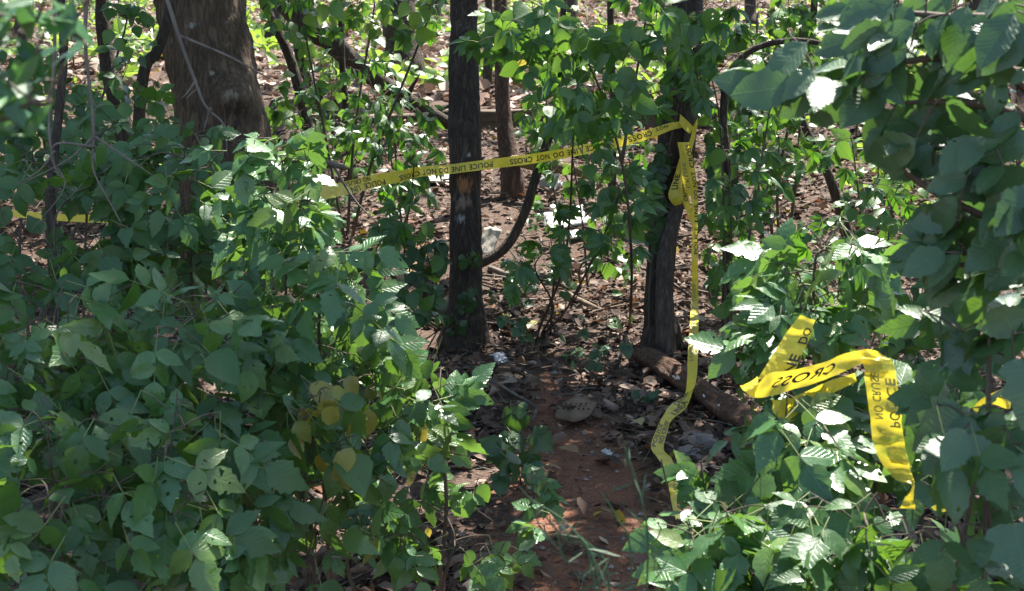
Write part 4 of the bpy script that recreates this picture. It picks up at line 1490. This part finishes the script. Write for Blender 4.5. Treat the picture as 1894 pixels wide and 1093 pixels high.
# tape caught in the bush at right
E = 3.2
n1_ = Ribbon([((1480, 583), (1508, 592), E + .06), ((1455, 615), (1498, 625), E + .05), ((1430, 655), (1480, 665), E + .03), ((1402, 700), (1462, 705), E + .01)], 30, .007)
n1_.text('DO', n1_.u_at(y=632), n1_.u_at(y=604), .98, .62)
n1_.text('NE', n1_.u_at(y=688), n1_.u_at(y=652), .98, .62)
n2_ = Ribbon([((1400, 692), (1368, 712), E + .0), ((1402, 708), (1376, 722), E - .03), ((1425, 690), (1398, 736), E - .03), ((1465, 684), (1440, 728), E - .02), ((1520, 671), (1500, 712), E - .01), ((1560, 655), (1555, 690), E), ((1600, 646), (1606, 668), E), ((1625, 650), (1640, 664), E)], 50, .010)
n2_.text('CROSS', n2_.u_at(x=1545), n2_.u_at(x=1432), .70, .24)
n3_ = Ribbon([((1592, 652), (1640, 656), E + .0), ((1597, 672), (1655, 676), E - .02), ((1604, 730), (1664, 735), E - .01), ((1611, 785), (1669, 790), E), ((1622, 840), (1678, 840), E), ((1655, 885), (1688, 880), E - .01), ((1686, 898), (1692, 893), E - .02), ((1674, 920), (1690, 918), E - .02), ((1664, 940), (1693, 942), E - .02)], 70, .011)
n3_.text('NO CRUSE', n3_.u_at(y=776), n3_.u_at(y=690), .16, .44, True)
n3_.text('POLICE', n3_.u_at(y=790), n3_.u_at(y=700), .62, .95, True)
n3_.thin = True
n4_ = Ribbon([((1428, 740), (1432, 765), E + .12), ((1450, 738), (1455, 780), E + .14), ((1478, 730), (1486, 764), E + .15), ((1530, 706), (1536, 730), E + .13), ((1580, 690), (1584, 706), E + .1)], 30, .014)
make_tape('bright loop of yellow police tape draped over the sunlit bush at right', [n1_, n2_, n3_, n4_])

q1 = Ribbon([((1788, 775), (1800, 778), 2.95), ((1808, 744), (1816, 749), 2.93), ((1830, 730), (1838, 748), 2.92), ((1858, 717), (1866, 756), 2.9), ((1874, 712), (1872, 742), 2.92)], 24, .006)
q1.text('CR', q1.u_at(x=1846), q1.u_at(x=1872), .12, .5)
q2 = Ribbon([((1776, 822), (1790, 826), 3.0), ((1800, 815), (1800, 835), 3.0), ((1812, 800), (1824, 812), 3.0), ((1828, 782), (1838, 792), 3.0)], 18, .006)
q3 = Ribbon([((1722, 938), (1728, 944), 2.95), ((1745, 925), (1752, 945), 2.95), ((1770, 900), (1780, 915), 2.96)], 14, .005)
make_tape('crumpled scraps of yellow tape half hidden in the dark leaves at far right', [q1, q2, q3])
s1 = Ribbon([((1398, 828), (1420, 836), 'g'), ((1370, 850), (1392, 858), 'g'), ((1352, 872), (1378, 880), 'g'), ((1334, 902), (1358, 912), 'g'), ((1320, 930), (1345, 940), 'g')], 30, .006)
s1.text('NO', s1.u_at(y=908), s1.u_at(y=882), .8, .35)
make_tape('short length of yellow tape on the ground behind the right bush', [s1])
l1 = Ribbon([((-60, 378), (-60, 392), 6.3), ((0, 385), (0, 398), 6.3), ((60, 392), (60, 405), 6.3), ((120, 396), (120, 409), 6.3), ((182, 397), (182, 412), 6.3), ((300, 398), (300, 412), 6.4), ((420, 392), (420, 408), 6.5), ((560, 352), (575, 374), 6.9)], 60, .004)
l1.text('POLICE', l1.u_at(x=20), l1.u_at(x=-24), .2, .8)
make_tape('stretch of yellow tape glimpsed through the dark thicket at far left', [l1])

# ------------------------------------------------------------------ vegetation
BX = {'boxelder': 10, 'deep': 3, 'oval': 1.5}
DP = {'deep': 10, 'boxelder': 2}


def gb(px, d):
    """Where a plant at distance d, in the direction of column px, stands on the soil."""
    q = P(px, 546, d)
    return Vector((q.x, q.y, gz(q.x, q.y)))


LX = [
    ('leafy boxelder shrub filling the lower left corner', (100, 930, 3.15, 210, 190, .30, 87), BX),
    ('leafy boxelder shrub along the bottom edge, second from the left corner', (330, 930, 3.3, 200, 180, .30, 87), BX),
    ('boxelder shrub with broad leaves at the left edge, halfway up', (110, 660, 3.6, 200, 150, .32, 87), BX),
    ('full boxelder shrub in the middle of the left thicket', (350, 670, 3.65, 190, 160, .32, 92), BX),
    ('boxelder shrub at the right side of the thicket, its leaves partly in the sun', (590, 600, 3.95, 150, 150, .30, 92), BX),
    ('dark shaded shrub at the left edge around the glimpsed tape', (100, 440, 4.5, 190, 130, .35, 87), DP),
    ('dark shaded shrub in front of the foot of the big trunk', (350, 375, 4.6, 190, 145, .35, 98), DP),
    ('boxelder shoot with pale sunlit leaves below the big trunk', (530, 385, 4.35, 115, 150, .25, 76), {'boxelder': 1}),
    ('low shrub with some yellow leaves at the right foot of the thicket', (660, 750, 3.95, 170, 110, .28, 70), {'boxelder': 8, 'deep': 2, 'yellow': 2.6}),
    ('open leafy shrub over sunny litter along the lower middle', (570, 950, 3.8, 170, 120, .30, 48), {'boxelder': 8, 'deep': 4, 'yellow': .7}),
    ('spreading boxelder shoot that reaches toward the clay path', (800, 750, 4.2, 95, 95, .2, 31), {'boxelder': 1}),
    ('small leafy shoot beside the bottom of the clay path', (840, 1000, 4.1, 130, 80, .22, 18), {'boxelder': 8, 'yellow': .8}),
    ('dim shrub at the back of the thicket near the top left', (170, 290, 5.6, 230, 105, .35, 98), DP),
    ('dim shrub behind the thicket between the big trunk and the tape', (460, 520, 5.2, 160, 130, .3, 70), DP),
]
for lab, b, kd in LX:
    bl = blob(*b)
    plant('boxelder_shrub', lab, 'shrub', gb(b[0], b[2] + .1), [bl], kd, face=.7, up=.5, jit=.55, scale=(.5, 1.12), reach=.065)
plant('boxelder_seedling', 'single young boxelder seedling with pale leaves standing at the edge of the clay path', 'seedling', G(955, 985), [blob(985, 900, 4.6, 50, 40, .08, 8)], {'boxelder': 1}, scale=(.5, .75), stem_r=.004, reach=-9)
for px, py, d, n, lab in ((880, 940, 4.3, 9, 'small shoot of toothed leaves left of the seedling by the clay path'), (920, 1040, 4.0, 12, 'low leafy shoot at the bottom edge just left of the clay path'), (740, 1010, 4.0, 12, 'leafy shoot in the sunny litter at the bottom, right of the thicket'), (1010, 985, 4.3, 6, 'tiny shoot leaning over the left rim of the clay path'), (790, 890, 4.4, 9, 'thin sprig rising from the sunny litter below the thicket rim')):
    plant('boxelder_seedling', lab, 'seedling', gb(px + 5, d), [blob(px, py, d, 55, 45, .08, n)], {'boxelder': 3, 'oval': 2, 'yellow': .25}, scale=(.45, .8), stem_r=.003)

plant('dark_seedling', 'dark blue green seedling in the shade beside the clay path', 'seedling', G(960, 900), [blob(985, 800, 5.6, 60, 60, .1, 9), blob(940, 850, 5.4, 60, 40, .1, 9)], {'creeper': 1}, scale=(.8, 1.1), stem_r=.004)

RX = [
    ('sunlit boxelder bush topped by bright leaves at right, under the elm', (1505, 520, 3.55, 125, 110, .22, 62), {'boxelder': 8, 'lance': 1.5}),
    ('sunlit bush around the loop of tape at right', (1460, 650, 3.45, 95, 110, .20, 46), {'boxelder': 7, 'lance': 3}),
    ('bush under the draped tape at right with gleaming leaves', (1470, 850, 3.3, 150, 120, .22, 62), {'boxelder': 1}),
    ('leafy bush along the bottom edge right of the clay path', (1370, 1010, 3.05, 150, 100, .22, 57), {'boxelder': 10, 'deep': 2}),
    ('bush behind the hanging end of tape at right', (1640, 800, 3.45, 130, 150, .2, 62), {'boxelder': 5, 'deep': 5}),
    ('dark leafy bush at the bottom near the right corner', (1600, 1020, 2.9, 180, 110, .22, 65), DP),
]
for lab, b, kd in RX:
    bl = blob(*b)
    plant('boxelder_bush', lab, 'bush', gb(b[0] + 40, b[2] + .1), [bl], kd, face=.62, up=.62, jit=.52, scale=(.62, 1.08))
plant('boxelder_bush', 'dark bush of large leaves filling the lower right corner', 'bush', gb(1850, 2.5), [blob(1800, 900, 2.5, 140, 200, .25, 50), blob(1830, 650, 2.5, 110, 120, .2, 24)], {'deep': 4, 'lobed': 4, 'elm': 6}, scale=(.7, 1.0), face=.8)

plant('yellowing_sprig', 'sprig of yellowed leaves at the right side of the left thicket', 'shrub', gb(600, 3.75), [blob(590, 750, 3.55, 60, 35, .08, 10), blob(622, 845, 3.55, 40, 50, .08, 11), blob(560, 800, 3.55, 40, 40, .08, 6)], {'yellow': 5, 'oval': 2}, face=.8, up=.4, jit=.5, stem_r=.004, scale=(.75, 1.2))
# the single leaf hanging out over the path from the right bush
plant('boxelder_shoot', 'lone shoot of a few toothed leaves reaching left over the end of the tape', 'shoot', gb(1420, 3.15), [blob(1228, 872, 3.3, 26, 16, .04, 3), blob(1300, 885, 3.3, 50, 30, .06, 6)], {'boxelder': 1}, scale=(.5, .7), stem_r=.004)

# elm at the right: boughs from a trunk outside the frame
eb = gb(2080, 2.5)
ed = 2.45
boughs = [[eb, P(2080, 700, 2.5), P(2000, 300, ed), P(1850, 130, ed), P(1700, 110, ed), P(1560, 150, ed), P(1400, 175, ed)],
          [P(2000, 300, ed), P(1880, 60, ed), P(1740, 30, ed), P(1600, 20, ed)],
          [P(2060, 600, 2.5), P(1940, 440, ed), P(1820, 400, ed), P(1690, 330, ed), P(1620, 250, ed)],
          [P(2080, 700, 2.5), P(1950, 560, ed), P(1850, 490, ed), P(1700, 500, ed)],
          [P(2000, 300, ed), P(1900, 220, ed), P(1780, 190, ed), P(1660, 190, ed)]]
elm_flat = lambda q, tip: tip * .55 + Vector((-.8, 0, -.15))
plant('elm_sapling', 'elm boughs with large toothed leaves reaching in from the right edge', 'tree', eb,
      [blob(1540, 150, ed, 180, 60, .14, 30), blob(1640, 60, ed + .05, 140, 60, .16, 32), blob(1810, 90, ed, 140, 90, .2, 44), blob(1780, 260, ed, 130, 90, .2, 40), blob(1830, 420, ed, 100, 120, .2, 46), blob(1710, 470, ed, 80, 80, .12, 20), blob(1650, 250, ed, 60, 60, .1, 7)],
      {'elm': 1}, boughs, flat=elm_flat, hang=True, face=.7, up=.62, jit=.45, drop=.35, stem_r=.012, scale=(.6, 1.05))

# blurred oak sapling at the top left corner, close to the camera
ob_ = gb(-140, 1.4)
plant('oak_sapling', 'out of focus glossy leaves hanging in the top left corner close by', 'sapling', ob_,
      [blob(30, 90, 1.4, 60, 100, .06, 20), blob(115, 50, 1.42, 45, 55, .05, 9), blob(20, 220, 1.38, 42, 55, .05, 8)], {'oak': 1},
      [[ob_, P(-160, 300, 1.4), P(-90, 60, 1.4), P(20, 30, 1.4), P(120, 60, 1.42)], [P(-90, 60, 1.4), P(-10, 150, 1.4), P(30, 230, 1.4)]], hang=True, face=.6, up=.6, jit=.5, stem_r=.006, scale=(.5, .75))

# hanging leaves in the upper middle (a vine and sprouts round the trees)
plant('climbing_vine', 'curtain of hanging green leaves between the middle tree and the ivy covered tree', 'vine', G(1165, 600),
      [blob(1010, 70, 5.9, 90, 90, .3, 38), blob(1100, 150, 5.8, 110, 130, .3, 66), blob(1190, 60, 6.2, 90, 90, .3, 30), blob(920, 60, 6.4, 70, 60, .2, 20)], {'oval': 8, 'lance': 3, 'yellow': .3},
      [[G(1165, 600), P(1168, 480, 6.6), P(1150, 300, 6.2), P(1090, 120, 5.9), P(1010, 20, 5.9), P(930, -20, 6.3)], [P(1150, 300, 6.2), P(1180, 120, 6.2), P(1200, 0, 6.3)]], hang=True, face=.8, up=.35, jit=.35, scale=(.8, 1.2))
plant('narrow_leaved_sapling', 'sapling with fingered narrow leaves before the crooked stem between the taped trees', 'sapling', G(1010, 620),
      [blob(990, 500, 6.6, 70, 60, .15, 14), blob(1060, 260, 6.4, 90, 60, .2, 22), blob(1140, 380, 6.4, 80, 100, .2, 30), blob(1040, 420, 6.8, 60, 40, .2, 8)], {'lance': 8, 'oval': 3}, face=.7, up=.55)
plant('narrow_leaved_sapling', 'sapling with fingered leaves at the top, in front of the ivy covered tree', 'sapling', gb(1345, 7.3),
      [blob(1180, 200, 6.9, 60, 50, .2, 10), blob(1300, 90, 7.1, 110, 90, .3, 46), blob(1290, 180, 6.9, 60, 50, .2, 12)], {'lance': 6, 'oval': 5},
      [[gb(1345, 7.3), P(1340, 430, 7.25), P(1328, 200, 7.15), P(1290, 70, 7.1)], [P(1328, 200, 7.15), P(1260, 165, 7.0), P(1180, 180, 6.9)]], face=.7, up=.55, hang=True)
plant('understory_sapling', 'leafy sapling right of the hanging tape with fingered and oval leaves', 'sapling', gb(1370, 7.3),
      [blob(1350, 330, 7.2, 75, 110, .25, 46), blob(1370, 520, 7.2, 80, 90, .25, 34), blob(1430, 160, 7.6, 90, 80, .3, 36)], {'lance': 5, 'oval': 6, 'creeper': 2}, face=.7, up=.5)
plant('privet_shrub', 'narrow leaved green shrub left of the middle tree, beneath the fallen limb', 'shrub', G(735, 420),
      [blob(730, 230, 9.2, 100, 70, .35, 70), blob(760, 300, 9.0, 70, 60, .3, 46), blob(690, 170, 9.6, 70, 60, .3, 30), blob(740, 360, 8.9, 60, 40, .3, 24)], {'narrow': 8, 'lance': 5}, face=.6, up=.7, scale=(.9, 1.3))
plant('fingered_seedling', 'young plant with narrow fingered leaves hanging over the tape left of the middle tree', 'seedling', G(745, 590),
      [blob(765, 320, 7.0, 45, 40, .1, 7), blob(740, 400, 7.0, 50, 60, .15, 12)], {'lance': 1}, face=.8, scale=(.8, 1.1), stem_r=.006)
plant('creeper', 'creeper with rounded leaflets climbing at the left foot of the middle tree', 'vine', G(800, 610),
      [blob(790, 470, 7.3, 45, 60, .12, 18), blob(770, 560, 7.2, 70, 60, .15, 22), blob(660, 500, 7.0, 60, 40, .15, 10)], {'creeper': 6, 'oval': 3}, face=.8, scale=(.75, 1.0), stem_r=.005)
plant('trunk_creeper', 'few creeper leaflets clinging to the bark of the middle tree', 'vine', G(866, 655),
      [blob(872, 480, D2 - .17, 18, 22, .03, 3), blob(862, 560, D2 - .17, 28, 35, .03, 7), blob(842, 600, D2 - .17, 20, 30, .03, 4)], {'creeper': 1},
      [[G(866, 655), P(862, 600, D2 - .14), P(868, 520, D2 - .13), P(872, 455, D2 - .13)]], face=1.2, up=.1, jit=.2, scale=(.55, .8), stem_r=.003, reach=-9)
plant('ivy_vine', 'dark ivy covering the trunk that the tape is knotted to', 'vine', G(1205, 660),
      [blob(1225, 330, D3 - .16, 32, 70, .06, 50), blob(1262, 250, D3 - .13, 40, 90, .06, 52), blob(1270, 100, D3 - .16, 60, 90, .1, 56), blob(1310, 330, D3 - .05, 28, 90, .08, 48), blob(1215, 420, D3 - .16, 30, 60, .05, 26), blob(1308, 520, D3 - .05, 26, 90, .08, 42)], {'ivy': 1},
      [[G(1205, 660), P(1200, 560, D3 - .13), P(1210, 440, D3 - .13), P(1232, 300, D3 - .13), P(1262, 150, D3 - .13), P(1270, 0, D3 - .13)], [P(1210, 440, D3 - .13), P(1300, 420, D3 - .1), P(1308, 280, D3 - .08)], [P(1210, 500, D3 - .13), P(1305, 560, D3 - .1), P(1310, 480, D3 - .1)]],
      face=1.1, up=.2, jit=.3, scale=(.8, 1.35), stem_r=.006)
plant('ground_ivy', 'small dark ivy trailing over the litter below the log', 'vine', G(1215, 745), [(G(1210, 738, .05), (.14, .1, .04), 20), (G(1290, 765, .05), (.16, .12, .04), 18)], {'ivy': 1}, face=.4, up=1.0, scale=(.5, .8), stem_r=.003)

plant('overhanging_sapling', 'dim leafy sapling among the thin trunks at upper left', 'sapling', gb(60, 7.2),
      [blob(60, 230, 7.0, 110, 90, .4, 50), blob(230, 190, 7.4, 90, 90, .4, 40), blob(230, 60, 8.0, 60, 60, .3, 16), blob(60, 130, 7.2, 90, 60, .3, 20)], {'oval': 5, 'ivy': 3, 'deep': 2}, face=.7, up=.5, stem_r=.012)
plant('overhanging_sapling', 'leafy sapling along the top edge between the big trunk and the middle tree', 'sapling', gb(640, 9.8),
      [blob(560, 30, 9.4, 90, 60, .4, 34), blob(690, 30, 9.6, 90, 60, .4, 36), blob(560, 190, 9.6, 70, 60, .3, 26), blob(790, 40, 8.6, 70, 60, .3, 24)], {'oval': 6, 'lance': 3, 'sunny': 3}, face=.7, up=.5, stem_r=.012)
plant('overhanging_sapling', 'dark leafy sapling in the upper right between the ivy covered tree and the elm', 'sapling', gb(1440, 9.0),
      [blob(1400, 60, 8.6, 100, 80, .4, 50), blob(1400, 240, 8.8, 110, 80, .4, 46), blob(1490, 120, 8.8, 80, 110, .4, 36), blob(1480, 30, 8.6, 80, 50, .4, 22)], {'oval': 5, 'lance': 5, 'ivy': 2}, face=.7, up=.5, stem_r=.012)
plant('overhanging_sapling', 'sapling in half shade behind the elm at the right edge', 'sapling', gb(1720, 9.5),
      [blob(1650, 400, 9.0, 110, 80, .5, 24), blob(1800, 330, 9.0, 90, 120, .5, 24), blob(1700, 620, 6.0, 120, 80, .4, 26)], {'oval': 6, 'creeper': 3}, face=.6, up=.7, stem_r=.01)
plant('understory_sapling', 'bushy sapling with narrow leaves on the shaded slope right of the ivy covered tree', 'sapling', gb(1400, 8.2),
      [blob(1380, 400, 8.0, 100, 90, .3, 50), blob(1440, 280, 8.2, 90, 80, .3, 40), blob(1340, 200, 8.0, 70, 70, .3, 30)], {'narrow': 6, 'lance': 3, 'oval': 3}, face=.65, up=.6, scale=(.8, 1.3))
plant('understory_sapling', 'thin leafy sapling between the reddish brown trunk and the hanging vine', 'sapling', gb(1075, 8.8),
      [blob(1060, 300, 8.4, 80, 60, .3, 26), blob(1130, 440, 8.2, 60, 70, .3, 26), blob(1010, 200, 8.8, 70, 60, .3, 26)], {'oval': 6, 'lance': 4}, face=.65, up=.6, scale=(.7, 1.0))
plant('understory_sapling', 'shaded bushy sapling behind the sunlit bush at right', 'sapling', gb(1600, 7.0),
      [blob(1560, 480, 6.8, 120, 90, .3, 44), blob(1650, 380, 7.2, 120, 90, .3, 44), blob(1580, 290, 7.6, 110, 70, .3, 36)], {'oval': 5, 'lance': 4, 'ivy': 2}, face=.65, up=.6, scale=(.7, 1.05))
plant('understory_sapling', 'shaded leafy sapling low behind the dark leaves at far right', 'sapling', gb(1800, 5.6),
      [blob(1740, 620, 5.4, 130, 90, .3, 46), blob(1820, 520, 5.6, 110, 90, .3, 36), blob(1780, 760, 4.8, 110, 70, .3, 30)], {'oval': 5, 'deep': 3, 'ivy': 2}, face=.65, up=.6, scale=(.7, 1.05))
plant('understory_shrub', 'shaded shrub in front of the ledge between the fallen limb and the tape', 'shrub', gb(600, 10.6),
      [blob(560, 240, 10.2, 90, 60, .4, 44), blob(650, 270, 10.0, 80, 60, .4, 44), blob(610, 130, 10.8, 90, 50, .4, 30)], {'oval': 5, 'narrow': 5, 'ivy': 2}, face=.65, up=.6, scale=(.8, 1.2))
plant('understory_shrub', 'shaded shrub in front of the ledge right of the reddish brown trunk', 'shrub', gb(1060, 11.0),
      [blob(1010, 230, 10.8, 70, 60, .4, 30), blob(1110, 230, 10.6, 90, 60, .4, 44), blob(1160, 310, 9.6, 70, 60, .3, 30)], {'oval': 5, 'narrow': 5, 'ivy': 2}, face=.65, up=.6, scale=(.8, 1.2))
plant('understory_shrub', 'sunlit low shrub at the foot of the stout dark trunk beyond the ledge', 'shrub', gb(750, 15.0),
      [blob(730, 130, 14.8, 70, 40, .4, 40), blob(800, 150, 14.6, 50, 35, .3, 22)], {'sunny': 6, 'oval': 3}, face=.6, up=.7, scale=(.9, 1.4))
# little seedlings on the floor
for i, (px, py, lab, kd, n, sz) in enumerate([
        (1120, 625, 'seedling with round leaves on the litter left of the ivy covered tree', 'oval', 6, .75), (1125, 690, 'dark seedling with lobed leaves just left of the log end', 'creeper', 8, .9),
        (985, 545, 'low bramble with pale leaves beside the middle tree', 'creeper', 9, .9), (940, 580, 'creeper seedling right of the middle tree base', 'creeper', 9, .9),
        (1040, 560, 'small low bush among twigs between the taped trees', 'creeper', 9, .7), (700, 470, 'low pale seedling left of the middle tree', 'oval', 10, .8),
        (960, 650, 'dark seedling right of the white paper scrap', 'creeper', 6, .8), (1060, 690, 'tiny bright green seedling on dark litter above the pad', 'narrow', 7, .6),
        (1450, 330, 'small bright seedling on sunny litter behind the elm tip', 'sunny', 14, 1.0), (1560, 600, 'low plant behind the sunlit bush at right', 'oval', 14, 1.0),
        (1680, 620, 'low plant deep in shade behind the hanging tape loop', 'oval', 14, 1.0), (1420, 420, 'yellowish seedling standing right of the leafy sapling', 'yellow', 9, .7),
        (1010, 440, 'low pale green plant beside the crooked stem', 'oval', 16, .9), (640, 420, 'small pale plant left of the tape above the thicket', 'oval', 14, .9),
        (1640, 330, 'seedling on the litter behind the elm boughs', 'oval', 14, .9), (1180, 520, 'seedling at the left side of the ivy covered tree', 'oval', 12, .9),
        (1500, 480, 'broad leaved seedling behind the top of the sunlit bush', 'oval', 14, .9), (560, 250, 'dim plant below the slender curved trunk', 'lance', 16, 1.1)]):
    g = G(px, py + 20)
    c = g + Vector((0, 0, .13 + .1 * sz))
    plant('floor_seedling', lab, 'seedling', g, [(c, (.16 * sz + .05, .14, .08 + .06 * sz), n)], {kd: 1}, face=.6, up=.8, scale=(sz * .7, sz), stem_r=.003)

# wispy weed near the camera, bottom middle
mb = MB()
wb = gb(1120, 2.1)
weed_mat = mat_plain('grey green weed', (.02, .05, .02), (.04, .08, .03), 20, .6, bump=0)
wd = empty('wispy_weed', wb, 'blurred wispy weed with thread thin leaves at the bottom beside the clay path', 'weed')
weed_stems = [[(1130, 1500), (1110, 1090), (1060, 980), (985, 925), (960, 900)], [(1150, 1500), (1130, 1100), (1090, 1020), (1030, 1000)], [(1180, 1500), (1205, 1080), (1195, 960), (1165, 860)], [(1140, 1500), (1100, 1090), (1050, 1040), (980, 960)], [(1170, 1500), (1180, 1100), (1150, 1010), (1120, 960)], [(230, 1500), (260, 1093), (265, 1075), (250, 1050)]]
for si, s in enumerate(weed_stems[:5]):
    q = [P(x, y, 2.1) - wb + Vector((0, .03 * si, 0)) for x, y in s]
    tube(mb, q, [.002, .0017, .0014, .001, .0006][:len(q)], 5, n=20)
wstem = mb.build('stem', weed_mat, wd)
wl = MB()
leaflet(wl, 'lance', .06, wscale=.2, curl=.3)
wlm = wl.mesh('weed_leaf', [weed_mat])
for s in weed_stems[1:4]:
    c = catmull([tuple(P(x, y, 2.1)) for x, y in s[1:]], 13)
    for q in c:
        q = Vector(q)
        tip = Vector((random.uniform(-1, 1), random.uniform(-.4, .4), random.uniform(-.2, .8)))
        add_leaf(wd, wb, wlm, leaf_matrix(q, tip, Vector((0, -1, .4)) + rv(.3), random.uniform(.5, 1.1)))

# ------------------------------------------------------------------ beyond the ledge: saplings and undergrowth in the sun
sap_meshes = []
for i in range(6):
    fo = MB(); st = MB()
    H = random.uniform(.5, 1.5)
    tube(st, [(0, 0, -.05), (random.uniform(-.06, .06), 0, H * .5), (random.uniform(-.15, .15), random.uniform(-.1, .1), H)], [.012, .009, .004], 5, n=10)
    for k in range(int(28 + 26 * H)):
        z = H * random.uniform(.2, 1.05)
        rad = (.12 + .32 * math.sin(math.pi * min(1, z / H * .8 + .1))) * random.random() ** .6
        a = random.uniform(0, 6.28)
        q = Vector((math.cos(a) * rad, math.sin(a) * rad, z))
        tube(st, [Vector((0, 0, z - .06)), q], [.003, .0015], 3, n=2, cap=False)
        l = MB()
        leaflet(l, 'oval', random.uniform(.08, .14), fold=.15, curl=.25)
        mtx = leaf_matrix(q, Vector((math.cos(a), math.sin(a), -.5)), Vector((0, -.3, 1)) + rv(.4), 1)
        fo.add([mtx @ v for v in l.v], l.f, l.uv)
    sap_meshes.append((fo.mesh('foliage', [M['sunny']]), st.mesh('stem', [M['stem']])))
proto = None
for i in range(105):
    y = random.uniform(13.6, 30) if i < 70 else random.uniform(9.5, 13)
    x = random.uniform(-1, 1) * (y * .40 + .5)
    if y < 13 and x < 1.9:
        x = random.uniform(1.9, 5.5)
        if random.random() < .35:
            x = random.uniform(-5.0, -2.6)
    g = gz(x, y)
    fm, sm = random.choice(sap_meshes)
    beyond = y > 13
    o = empty('understory_sapling', (x, y, g), 'small sunlit sapling growing from the litter beyond the timber ledge' if beyond else 'small thin leaved sapling on the shady slope below the ledge', 'sapling',
              'saplings in the sun beyond the ledge' if beyond else 'saplings on the shady slope')
    o.rotation_euler.z = random.uniform(0, 6.28)
    s = random.uniform(.5, 1.0) if beyond else random.uniform(.4, .8)
    o.scale = (s, s, s)
    for nm, mm in (('foliage', fm), ('stem', sm)):
        c = bpy.data.objects.new(nm, mm); COL.objects.link(c); c.parent = o

for i, (x, y, w) in enumerate([(-6.6, 5.5, 2.0), (-7.4, 9.0, 2.2), (-8.2, 12.8, 2.4), (5.2, 4.6, 1.7), (6.6, 8.2, 2.1), (8.0, 12.2, 2.4)]):  # out of view trees, added to keep side sky light off the ground
    side = 'left' if x < 0 else 'right'
    z0 = gz(x, y)
    root = empty('sky_screen_tree', (x, y, z0), 'unseen bushy tree added to block sky light at the %s, %s' % (side, ('nearest the path', 'beside the taped trees', 'farthest back')[i % 3]), 'tree')
    mb = MB()
    tube(mb, [Vector((0, 0, -.3)), Vector((.1, 0, 1.6)), Vector((0, .1, 3.4)), Vector((.1, .2, 5.2))], [.13, .10, .07, .03], 12, n=30, rough=.06)
    mb.build('trunk', bark_thin, root)
    p = rng.normal(0, 1, (1500, 3)); p /= np.linalg.norm(p, axis=1)[:, None]
    p *= rng.uniform(.2, 1, 1500)[:, None] ** .45
    p = p * np.array([w * .8, w, 2.7]) + np.array([0, 0, 2.9])
    p = p[p[:, 2] > .1]
    cw = p + np.array([x, y, z0])
    cw = canopy_filter(cw)
    co = bpy.data.objects.new('crown', crown_mesh(cw - np.array([x, y, z0]), M['crown'], .2))
    COL.objects.link(co); co.parent = root
# ground cover and far undergrowth
pts = []
x, y = scatter_positions(2600, 13.4, 32, lambda y: y * .45 + 1)
k = vnoise(x * .8, y * .8, 33) > .5
x, y = x[k], y[k]
pts.append(np.stack([x, y, ground_z(x, y) + rng.random(len(x)) * .22], 1))
x, y = scatter_positions(9000, 31, 60, lambda y: y * .45 + 2)
k = vnoise(x * .35, y * .35, 34) > .42
x, y = x[k], y[k]
pts.append(np.stack([x, y, ground_z(x, y) + rng.random(len(x)) ** 1.5 * 2.6], 1))
me = crown_mesh(np.concatenate(pts), M['sunny'], .17)
ob = bpy.data.objects.new('undergrowth', me)
COL.objects.link(ob)
tag(ob, 'sunlit low green undergrowth on the slope far beyond the ledge', 'undergrowth', kind='stuff')
